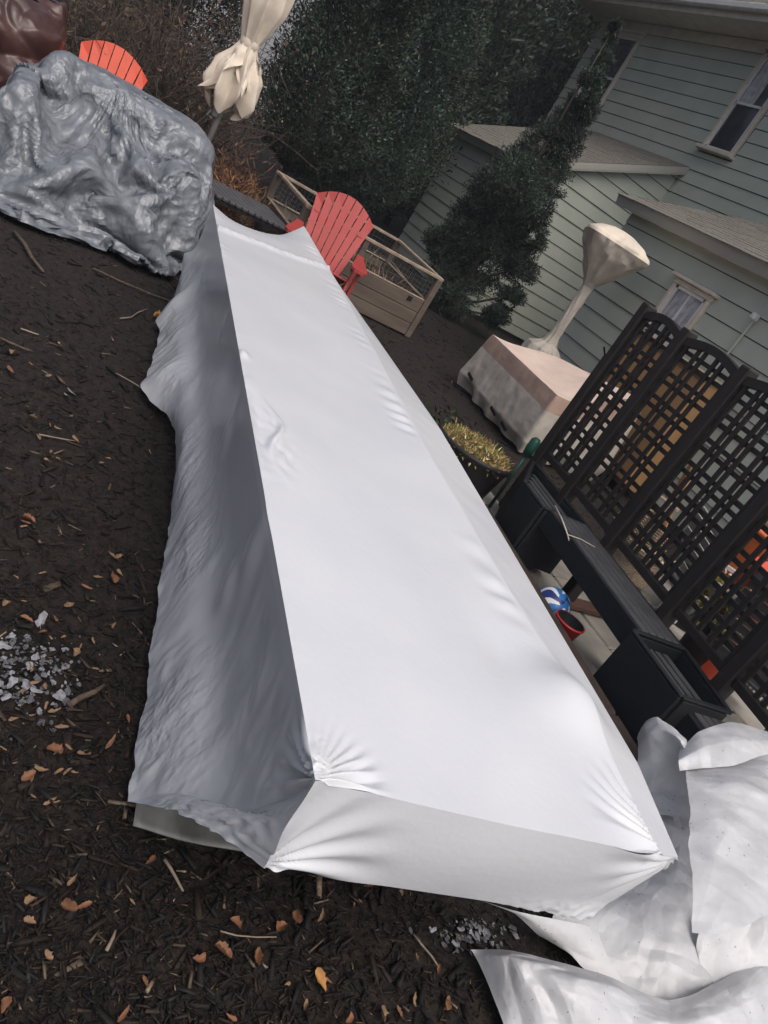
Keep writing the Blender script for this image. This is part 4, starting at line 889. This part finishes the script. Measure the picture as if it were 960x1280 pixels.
# ------------------------------------------------------------------ trellis bench with planters
def trellis():
    t = thing('trellis_bench', 'dark garden bench between two planter boxes with arched lattice trellis panels', 'trellis bench', (0, 0, 0), ROT_E)
    NL = 2.95; posts = [-3.99, -3.55, -3.01, -2.41, -1.94, -1.46]; zt = 1.57
    for i, e in enumerate(posts): B('post', 'lattice', t, (e, NL, .80), (.075, .08, 1.57), .008)
    for i in range(5):
        a, b = posts[i] + .038, posts[i + 1] - .038; zb = .50; wd = b - a
        arch = lambda e: zt - .045 + .035 * math.sin(math.pi * (e - a) / wd)
        m = MB(); N = 14
        for k in range(N): ea, eb = a + wd * k / N, a + wd * (k + 1) / N; m.bar((ea, NL, arch(ea)), (eb + .002, NL, arch(eb)), .05, .045)
        pan = m.build('lattice_panel', 'lattice', t); B('bottom_rail', 'lattice', pan, (a + wd / 2, NL, zb), (wd - .004, .05, .045), .004)
        nper = max(3, round(wd / .140)); per = wd / nper
        for k in range(nper + 1):
            for off in (-.175 * per, .175 * per):
                e = a + k * per + off
                if e < a + .01 or e > b - .01: continue
                z1 = arch(e) - .018; B('slat', 'lattice', pan, (e, NL - .008, (zb + .022 + z1) / 2), (.024, .014, z1 - zb - .022))
        zz = zb + .08
        while zz < zt - .10:
            for dz in (0, .050): B('slat', 'lattice', pan, (a + wd / 2, NL + .008, zz + dz), (wd - .003, .014, .024))
            zz += .142
    # bench: seat slats, apron, legs
    s0, s1 = -3.212, -2.215; zs = .41
    for k in range(5): B('seat_slat', 'slate', t, ((s0 + s1) / 2, 2.685 + k * .052, zs), (s1 - s0, .043, .022), .004)
    B('apron', 'slatepaint', t, ((s0 + s1) / 2, 2.648, zs - .050), (s1 - s0, .024, .12), .004); B('back_apron', 'slatepaint', t, ((s0 + s1) / 2, 2.925, zs - .045), (s1 - s0, .022, .11), .004)
    # planter boxes with splayed outer sides
    def box(q, h):
        z = h / 2 + .045; cx_ = sum(p[0] for p in q) / 4; cy_ = sum(p[1] for p in q) / 4
        o = MB().bar((*q[0], z), (*q[1], z), .024, h, bev=.004).build('planter_box', 'slatepaint', t)
        for i in (1, 2, 3):
            p0, p1 = q[i], q[(i + 1) % 4]; d = Vector((p1[0] - p0[0], p1[1] - p0[1], 0)).normalized() * .013; MB().bar((p0[0] + d.x, p0[1] + d.y, z), (p1[0] - d.x, p1[1] - d.y, z), .022, h - .002, bev=.003).build('side_panel', 'slatepaint', o)
        for i in range(4):
            p0, p1 = q[i], q[(i + 1) % 4]; MB().bar((*p0, z + h / 2 + .010 + .001 * i), (*p1, z + h / 2 + .010 + .001 * i), .026, .012, bev=.003).build('rim', 'slatepaint', o)
        y = q[0][1] + .07
        while y < q[2][1] - .04:
            f = (y - q[0][1]) / (q[2][1] - q[0][1]); xa = q[0][0] + (q[3][0] - q[0][0]) * f + .03; xb = q[1][0] + (q[2][0] - q[1][0]) * f - .03
            B('inner_slat', 'slate', o, ((xa + xb) / 2, y, .36), (xb - xa, .034, .018), .003); y += .052
        B('soil', 'mulch', o, ((q[0][0] + q[1][0]) / 2, (q[0][1] + q[2][1]) / 2, .17), (abs(q[1][0] - q[0][0]) - .06, q[2][1] - q[0][1] - .06, .24))
    box([(-3.50, 2.60), (-3.225, 2.60), (-3.225, 2.945), (-3.97, 2.905)], .355); box([(-2.20, 2.60), (-1.80, 2.60), (-1.80, 2.905), (-2.20, 2.945)], .355)
    for k in range(4): B('seat_slat', 'slate', t, (-1.46, 2.70 + k * .052, .37), (.62, .042, .022), .004)
    B('apron', 'slatepaint', t, (-1.46, 2.665, .31), (.62, .024, .12), .004)
    MB().tube([(-4.045, NL - .02, .45), (-4.047, NL - .02, 1.2), (-4.05, NL - .06, 1.24)], .007, 6).build('cable', 'black', t)
trellis()
def hose_bolt():
    c = G(667, 574, .45); o = MB().tube([(0, 0, 0), (0, 0, .05), (0, 0, .11), (0, 0, .13)], [.028, .036, .034, .018], 14).tube([(.0, 0, -.43), (0, 0, 0)], .012, 8).build('green_stake', 'green', None, True)
    e = E(-3.93, 2.80, .44); o.location = e; tag(o, 'short green topped stake at the left foot of the trellis', 'stake')
hose_bolt()
def string():
    pts = [(694, 632, .43), (702, 648, .43), (708, 664, .43), (714, 684, .38), (718, 700, .24), (724, 716, .08)]
    o = MB().tube([G(*p) for p in pts], .004, 6).tube([G(709, 668, .43), G(726, 674, .428), (G(744, 684, .428))], .0025, 5).tube([G(716, 692, .30), G(712, 702, .1), G(716, 708, .07)], .0035, 5).build('frayed_rope', 'canvas', None, True)
    tag(o, 'frayed pale rope hanging off the end of the bench seat', 'rope')
string()

# ------------------------------------------------------------------ timber edging
def edging():
    t = thing('timber_edging', 'dark brown timber edging along the patio beside the white wrap', 'edging', (0, 0, 0), ROT_E)
    for e0, e1 in ((-3.56, -1.9), (-1.897, -.6)): B('timber', 'timber', t, ((e0 + e1) / 2, 2.472, .085), (e1 - e0, .085, .17), .012)
    B('return_board', 'palewood', t, (-3.62, 2.40, .075), (.05, .28, .15), .006)
edging()

# ------------------------------------------------------------------ ball, bucket, board
def ball():
    r = .102; c = E(-2.72, 2.618, r + pat_z); t = thing('play_ball', 'blue and white rubber ball against the timber edging', 'ball', c)
    t.rotation_euler = (.5, .3, 1.0)
    nu, nv = 160, 80; V, Fb = [], {'ball_blue': [], 'ball_white': [], 'ball_navy': []}
    for i in range(nv + 1):
        for j in range(nu): a, b = math.pi * i / nv, 2 * math.pi * j / nu; V.append((r * math.sin(a) * math.cos(b), r * math.sin(a) * math.sin(b), r * math.cos(a)))
    for i in range(nv):
        for j in range(nu):
            a, b = i / nv, j / nu; sw = (b * 6 + 1.2 * math.sin(a * 5.5)) % 1; seg = int(b * 6 + 1.2 * math.sin(a * 5.5)) % 3
            m = 'ball_white' if (.62 < sw and .12 < a < .9) else ('ball_blue', 'ball_navy', 'ball_blue')[seg]
            Fb[m].append((i * nu + j, (i + 1) * nu + j, (i + 1) * nu + (j + 1) % nu, i * nu + (j + 1) % nu))
    me = meshd('skin', V, Fb['ball_blue'] + Fb['ball_white'] + Fb['ball_navy'])
    for k in Fb: me.materials.append(MT[k])
    ids = [0] * len(Fb['ball_blue']) + [1] * len(Fb['ball_white']) + [2] * len(Fb['ball_navy']); me.polygons.foreach_set('material_index', ids)
    link('skin', me, None, t, True)
ball()
def bucket():
    c = E(-2.53, 2.602, pat_z); t = thing('red_bucket', 'small red bucket with a dark inside next to the blue ball', 'bucket', c)
    MB().lathe([(0, .004), (.052, .004), (.056, .01), (.078, .15), (.084, .155), (.084, .163), (.076, .164)], 32).build('shell', 'bucket', t, True)
    MB().lathe([(.076, .163), (.074, .15), (.052, .012), (0, .011)], 32).build('lining', 'bucket_in', t, True)
bucket()
def plank():
    a, b = G(694, 748, .03), G(775, 770, .03); o = MB().bar(a, b, .09, .035, bev=.004).build('loose_board', 'redbrown'); tag(o, 'red brown loose board lying on the pavers under the bench', 'board')
    a, b = G(728, 728, .03), G(765, 748, .03); o = MB().bar(a, b, .06, .03, bev=.004).build('loose_board', 'oldwood'); tag(o, 'short weathered board on the pavers beneath the bench seat', 'board')
plank()

# ------------------------------------------------------------------ things on the patio behind the trellis
def cabinet():
    x0, x1 = -6.15, -5.0; t = thing('wooden_cabinet', 'tan wooden cabinet against the house wall behind the lattice', 'cabinet', ((x0 + x1) / 2, 5.98, .05)); w_ = x1 - x0
    B('carcass', 'tan', t, (0, 0.02, .65), (w_, .48, 1.24), .006); B('top', 'palewood', t, (0, 0, 1.30), (w_ + .06, .56, .05), .008)
    for s_ in (-1, 1):
        d = B('door', 'tan', t, (s_ * w_ / 4, -.232, .66), (w_ / 2 - .012, .02, 1.16), .004); B('handle', 'black', d, (s_ * .05, -.255, .75), (.016, .022, .12), .004)
    for x in (-w_ / 2 + .05, w_ / 2 - .05): B('foot', 'tan', t, (x, -.15, .014), (.06, .06, .03))
cabinet()
def tub(label, px, z, s, m, name='plastic_tub', cat='tub', h=1.0, Y=None):
    c = onY(*px, Y) if Y else G(*px, z); base = max(pat_z, c[2] - .12 * s); t = thing(name, label, cat, (c[0], c[1], pat_z)); hh = max(.10, (c[2] - pat_z) + .08 * s) * h; r = .13 * s
    MB().lathe([(0, .0), (r * .78, .0), (r * .8, .01), (r, hh - .02), (r * 1.08, hh - .018), (r * 1.08, hh), (r * .98, hh), (r * .9, hh * .5), (0, hh * .45)], 28).build('shell', m, t, True)
    MB().tube([(r * math.cos(a), 0, hh * .9 + .11 * s * math.sin(a)) for a in np.linspace(0, math.pi, 12)], .006, 6).build('handle', 'hardware', t)
    return t
tub('large orange plastic tub seen through the right lattice panel', (945, 676), 0, 1.1, 'orange', Y=4.7)
tub('small orange pot low behind the lattice near the striped cushion', (932, 765), 0, 1.0, 'orange', 'plant_pot', 'pot', Y=4.2)
tub('orange red bucket at the right end of the lattice clutter', (958, 735), 0, 1.2, 'orange_red', Y=4.0)
tub('pale round pot among the patio clutter behind the lattice', (885, 715), 0, .9, 'white', 'plant_pot', 'pot', Y=4.5)
tub('white bucket behind the middle of the lattice', (915, 690), 0, 1.1, 'white', Y=5.1)
tub('dark grey pot standing among the patio clutter', (880, 745), 0, 1.3, 'pot', 'plant_pot', 'pot', Y=4.6)
def wicker_chair():
    c = onY(806, 690, 4.3); t = thing('wicker_basket', 'tan round wicker basket chair low behind the lattice over the bench', 'basket chair', (c[0], c[1], pat_z), R(160)); t.scale = (.55, .55, .55)
    m = MB()
    for k in range(15): z = .08 + k * .026; m.lathe([(.29, z), (.30, z + .012), (.29, z + .022)], 30)
    m.build('seat_base', 'wicker', t, True)
    m = MB()
    for k in range(13):
        z = .46 + k * .034; rr = .30 + .002 * k; m.tube([(rr * math.cos(a), rr * math.sin(a), z) for a in np.linspace(R(-20 + k * 3), R(200 - k * 3), 22)], .012, 6)
    for a in np.linspace(R(-10), R(190), 15): m.tube([(.295 * math.cos(a), .295 * math.sin(a), .42), (.32 * math.cos(a), .32 * math.sin(a), .62 + .26 * max(0, math.sin(a)))], .009, 5)
    m.build('backrest', 'wicker', t, True); MB().lathe([(0, .47), (.24, .475), (.265, .46), (.27, .43), (.25, .41), (0, .41)], 28).build('cushion', 'canvas', t, True)
    for a in (45, 135, 225, 315): B('leg', 'wicker', t, (.22 * math.cos(R(a)), .22 * math.sin(R(a)), .04), (.04, .04, .08))
wicker_chair()
def deck_chair(label, px, Y, m, rz):
    c = onY(*px, Y); t = thing('deck_chair', label, 'chair', (c[0], c[1], pat_z), rz)
    for k in range(8): B('slat', m, t, (0, -.2 + k * .058, .36 - .006 * k), (.5, .044, .016), .003)
    for k in range(9): B('slat', m, t, (0, .24 + k * .022, .36 + k * .056), (.5, .016, .044), .003)
    for s_ in (-1, 1):
        MB().bar((s_ * .24, -.25, .0), (s_ * .24, .32, .62), .025, .03).build('leg', m, t); MB().bar((s_ * .265, .30, .0), (s_ * .265, -.22, .36), .025, .03).build('leg', m, t); MB().bar((s_ * .275, -.25, .56), (s_ * .275, .30, .58), .05, .02).build('arm', m, t)
deck_chair('pale slatted folding chair low behind the right planter', (868, 792), 4.1, 'stripe', R(150))
deck_chair('grey slatted folding chair at the right end behind the lattice', (945, 835), 4.0, 'slate', R(200))
def cushion():
    c = G(905, 850, .25); t = MB().box((0, 0, 0), (.5, .12, .42), Matrix.Rotation(R(20), 3, 'X'), .04).build('striped_cushion', 'stripes', None, True); t.location = (c[0] - .25, c[1] + .45, .30); t.rotation_euler.z = R(30)
    tag(t, 'cream and charcoal striped cushion propped behind the right planter', 'cushion')
cushion()
def mum():
    c = onY(938, 738, 3.9); t = thing('potted_mum', 'potted plant with yellow blooms behind the right lattice', 'plant', (c[0], c[1], pat_z)); z = max(.2, c[2] - pat_z)
    MB().lathe([(0, 0), (.08, 0), (.11, z * .6), (.118, z * .6), (.118, z * .66), (.10, z * .66), (0, z * .55)], 24).build('pot', 'pot', t, True)
    q = rng.normal(size=(700, 3)) * [.09, .09, .07] + [0, 0, z * .66 + .07]; V, Fq, cc = leaf_cloud(q, q - [0, 0, z * .5], 700, .045, .013, (.5, .33, .05), .8, .4); g = rng.random(700) < .5; cc.reshape(700, 4, 3)[g] = (.06, .08, .02)
    kind(link('blooms', fastmesh('blooms', V, Fq, cc), 'yellow', t), 'stuff')
mum()
def toy_frame():
    c = onY(806, 650, 5.2); t = thing('wooden_easel', 'orange brown wooden A frame leaning behind the bench lattice', 'easel', (c[0], c[1], pat_z), R(20))
    for a, b in (((-.22, 0, 0), (-.04, 0, .75)), ((.22, 0, 0), (.04, 0, .75)), ((0, .35, 0), (0, .02, .74))): MB().bar(a, b, .03, .022).build('leg', 'tan', t)
    B('crossbar', 'tan', t, (0, -.02, .25), (.34, .02, .03)); B('tray', 'palewood', t, (0, -.05, .4), (.36, .09, .02))
toy_frame()

# ------------------------------------------------------------------ mulch chips, leaves, sticks
def chips():
    n = 88000; D = np.exp(rng.uniform(math.log(.55), math.log(11.0), n)); a = R(54.8) + rng.uniform(R(-50), R(48), n)
    x, y = -D * np.sin(a), D * np.cos(a); ee, nn_ = x * CA - y * SA, x * SA + y * CA
    ok = ((nn_ < 2.33) | (ee < -4.0)) & ~((ee > -5.0) & (ee < -1.2) & (nn_ > .75) & (nn_ < 1.5)); x, y = x[ok], y[ok]; D = D[ok]; n = len(x)
    z = gz(x, y) + rng.uniform(.000, .012, n); l = np.clip(.0135 * rng.lognormal(0, .7, n), .004, .085) * (.8 + .06 * D); w_ = l * rng.uniform(.10, .34, n); h = w_ * .35 + .001
    yaw = rng.uniform(0, 6.28, n); pit = rng.normal(0, .22, n); rol = rng.normal(0, .5, n)
    cx, sx, cy2, sy2, cz, sz = np.cos(rol), np.sin(rol), np.cos(pit), np.sin(pit), np.cos(yaw), np.sin(yaw)
    Rm = np.stack([np.stack([cz * cy2, cz * sy2 * sx - sz * cx, cz * sy2 * cx + sz * sx], -1), np.stack([sz * cy2, sz * sy2 * sx + cz * cx, sz * sy2 * cx - cz * sx], -1), np.stack([-sy2, cy2 * sx, cy2 * cx], -1)], 1)
    tp = rng.uniform(.25, 1, (n, 2)); loc = np.zeros((n, 8, 3)); k = 0
    for sx_ in (-1, 1):
        for sy_ in (-1, 1):
            for sz_ in (-1, 1):
                loc[:, k, 0] = sx_ * l / 2 + sy_ * .1 * l * (tp[:, 0] - .5); loc[:, k, 1] = sy_ * w_ / 2 * (tp[:, 0] if sx_ < 0 else tp[:, 1]); loc[:, k, 2] = sz_ * h / 2; k += 1
    V = np.einsum('nij,nkj->nki', Rm, loc) + np.stack([x, y, z], -1)[:, None]
    f = np.array([(0, 1, 3, 2), (4, 6, 7, 5), (0, 4, 5, 1), (2, 3, 7, 6), (0, 2, 6, 4), (1, 5, 7, 3)]); Fq = (f[None] + 8 * np.arange(n)[:, None, None]).reshape(-1, 4)
    base = np.array([[.008, .0068, .0062], [.016, .0112, .0086], [.030, .0195, .014], [.013, .0117, .0115]])[rng.integers(0, 4, n)] * rng.lognormal(0, .35, (n, 1))
    pale = rng.random(n) < .05; base[pale] = np.array([.17, .125, .085]) * rng.lognormal(-.15, .45, (pale.sum(), 1)); l_ = pale
    o = link('mulch_chips', fastmesh('mulch_chips', V.reshape(-1, 3), Fq, np.repeat(base, 8, 0)), 'chip'); kind(o, 'stuff'); o['label'] = 'dark shredded wood mulch covering the ground'; o['category'] = 'mulch'
chips()
def leaf_mesh(kind_, m):
    """curled, torn leaf about 6 cm long, or an irregular flat flake"""
    V, Fq = [], []
    if kind_ == 'flake':
        n_ = 11; ph = rng.uniform(0, 6.28, 3); V.append((0, 0, .004))
        for i in range(n_):
            a = 2 * math.pi * i / n_; r = .028 * (1 + .30 * math.sin(2 * a + ph[0]) + .22 * math.sin(3 * a + ph[1]) + rng.normal(0, .13)); V.append((r * math.cos(a), r * math.sin(a) * .8, .006 * math.sin(2 * a + ph[2])))
        Fq = [(0, 1 + i, 1 + (i + 1) % n_) for i in range(n_)]
    else:
        wmax = {'lance': .13, 'oval': .25, 'lobed': .42}[kind_] * rng.uniform(.8, 1.2); n_ = 15; cu = rng.uniform(.5, 1.9); tw = rng.normal(0, 1.3); bend = rng.normal(0, .35); lob = 4.5 if kind_ == 'lobed' else rng.uniform(1, 3)
        for i in range(n_):
            t_ = i / (n_ - 1); w_ = wmax * math.sin(math.pi * min(1, t_ ** .8)) ** .7 * (1 + (.28 if kind_ == 'lobed' else .12) * math.sin(lob * 2 * math.pi * t_))
            for s_ in (-1, -.5, 0, .5, 1):
                x = t_ - .5; yy = s_ * w_ * (1 + .09 * rng.normal() * (abs(s_) == 1)); z = cu * (abs(yy) ** 1.25) + .9 * cu * .35 * x * x + tw * x * yy + .02 * rng.normal() * abs(s_); V.append((x * .06, (yy + bend * x * x) * .06, z * .06))
        for i in range(n_ - 1):
            for j in range(4): k = i * 5 + j; Fq.append((k, k + 5, k + 6, k + 1))
    me = meshd('fallen_leaf', V, Fq); me.materials.append(MT[m]); me.polygons.foreach_set('use_smooth', [True] * len(me.polygons)); return me
LV = {k: [leaf_mesh(s_, m) for s_ in sh] for k, m, sh in (('tan', 'leaf', ('lance', 'oval') * 6), ('pale', 'leaf_pale', ('lance', 'lance', 'oval', 'lance') * 3), ('grey', 'leaf_grey', ('flake',) * 8), ('gold', 'leaf_gold', ('oval', 'oval')))}
LB = dict(tan=('curled orange tan fallen leaf lying on the dark mulch', 'tan leaves scattered on the mulch'), pale=('pale brown dried leaf lying on the dark mulch', 'pale brown leaves scattered on the mulch'), grey=('bleached grey leaf flake in the pale patch of litter', 'bleached grey leaf litter'))
def leaf(px, py, s, k, label=None):
    p = G(px, py, 0.0); me = LV[k][rng.integers(len(LV[k]))]; o = bpy.data.objects.new('fallen_leaf', me); C.objects.link(o)
    g_ = float(gz(np.array([p[0]]), np.array([p[1]]))[0]); o.location = (p[0], p[1], g_ + .014 + rng.uniform(0, .006)); o.rotation_euler = (rng.normal(0, .28), rng.normal(0, .22), rng.uniform(0, 6.28)); s *= .80; o.scale = (s, s, s)
    tag(o, label or LB[k][0], 'leaf', None if label else LB[k][1])
for px, py, s in ((68, 938, 1.0), (75, 936, .7), (138, 930, 1.0), (35, 972, .8), (82, 1140, .9), (100, 1138, .9), (188, 1078, .7), (275, 1193, 1.0), (295, 1155, .7), (320, 1195, .8), (248, 1200, .7), (368, 1150, .8), (460, 1110, .9), (555, 1255, .8), (498, 1268, .7), (152, 1272, .9), (410, 1225, .6), (33, 652, 1.0), (33, 775, .8), (52, 790, .9), (70, 772, .6), (142, 724, 1.1), (30, 655, .8), (4, 1258, .8), (545, 1215, .7), (350, 1160, .8), (435, 1275, .6), (160, 900, .6), (12, 465, 1.4), (108, 735, .8), (290, 1270, .6), (180, 1230, .6)): leaf(px, py, s, 'tan')
for k in range(70):
    px, py = rng.uniform(0, 230), rng.uniform(380, 1270)
    if py > 1020: px = rng.uniform(0, 600); py = rng.uniform(1100, 1275)
    elif px > 150: px = rng.uniform(0, 150)
    leaf(px, py, rng.uniform(.35, .8) * (1 if py > 700 else 1.3), 'pale')
for k in range(16): leaf(rng.normal(28, 30), rng.normal(835, 26), rng.uniform(.3, .75), 'grey')
for k in range(7): leaf(rng.normal(590, 18), rng.normal(1165, 10), rng.uniform(.35, .7), 'grey')
def ash(label, cx_, cy_, sx_, sy_, n_):
    V, Fq, cc = [], [], []
    for k in range(n_):
        p = G(rng.normal(cx_, sx_), rng.normal(cy_, sy_)); g_ = float(gz(np.array([p[0]]), np.array([p[1]]))[0]); r = .0055 * rng.lognormal(0, .55); a0 = rng.uniform(0, 6.28); i0 = len(V); tz = rng.normal(0, .18, 2); c = (.13, .13, .14) if rng.random() < .75 else (.27, .27, .29)
        for j in range(5): a = a0 + j * 1.2566; rr = r * rng.uniform(.6, 1.3); x, y = rr * math.cos(a), rr * math.sin(a) * .8; V.append((p[0] + x, p[1] + y, g_ + .010 + tz[0] * x + tz[1] * y)); cc.append(c)
        Fq.append((i0, i0 + 1, i0 + 2, i0 + 3, i0 + 4))
    o = kind(link('leaf_litter', fastmesh('leaf_litter', V, Fq, np.array(cc)), 'chip'), 'stuff'); o['label'] = label; o['category'] = 'litter'
ash('patch of fine pale grey leaf litter on the mulch', 30, 838, 32, 27, 330); ash('pale grey litter under the end of the wrapped load', 590, 1164, 24, 10, 110)
for px, py in ((52, 775), (88, 492), (84, 497), (75, 868)): leaf(px, py, .9, 'grey')
leaf(197, 397, 2.2, 'gold', 'golden broad leaf on the mulch left of the white wrap'); leaf(400, 1226, 1.1, 'gold', 'golden brown leaf on the mulch in front of the end panel')
def sticks():
    for a, b, r, lab in (((18, 292), (53, 343), .012, 'thick dark stick poking out from under the tarp heap'), ((116, 336), (224, 382), .007, 'long thin stick pointing at the white wrap near its far end'), ((0, 424), (36, 441), .006, 'short bare stick on the mulch left of the golden leaf'),
                         ((86, 881), (130, 857), .009, 'cut twig end beside the bleached grey leaves'), ((145, 466), (210, 509), .003, 'thin pale twig on the mulch touching the foot of the wrap'), ((48, 545), (94, 553), .003, 'thin pale twig alone on the mulch'), ((150, 398), (185, 385), .004, 'fine twig next to the golden broad leaf'),
                         ((205, 1075), (228, 1115), .004, 'forked pale twig in front of the plastic strip'), ((132, 1190), (143, 1165), .004, 'short pale forked twig on the near mulch'), ((25, 412), (48, 420), .004, 'pale stick fragment below the thick dark stick'), ((275, 1165), (345, 1172), .002, 'thin straw stalk among the tan leaves before the end panel'), ((515, 1170), (548, 1215), .003, 'fine twig on the mulch beside the lower plastic sheet')):
        p, q = Vector(G(*a)), Vector(G(*b)); d = q - p; s_ = Vector((-d.y, d.x, 0)) * .03; pts = [p, p + d * .3 + s_ * rng.normal(), p + d * .65 + s_ * rng.normal(), q]
        pts = [Vector((v.x, v.y, float(gz(np.array([v.x]), np.array([v.y]))[0]) + r + .012)) for v in pts]
        o = MB().tube(pts, [r, r * .95, r * .85, r * .6], 7).build('fallen_stick', 'stick' if r > .005 else 'palewood', None, True); tag(o, lab, 'stick')
sticks()

# ------------------------------------------------------------------ thin smoky air in the yard
def haze():
    o = MB().box((-8, 6, 8.5), (64, 60, 19.0)).build('haze', None); m = bpy.data.materials.new('haze'); m.use_nodes = True; n = m.node_tree.nodes; n.remove(n['Principled BSDF'])
    v = n.new('ShaderNodeVolumePrincipled'); v.inputs['Color'].default_value = (.86, .92, 1, 1); v.inputs['Density'].default_value = .0020; v.inputs['Anisotropy'].default_value = .1
    m.node_tree.links.new(v.outputs[0], n['Material Output'].inputs['Volume']); o.data.materials.append(m); kind(o, 'stuff')
haze()
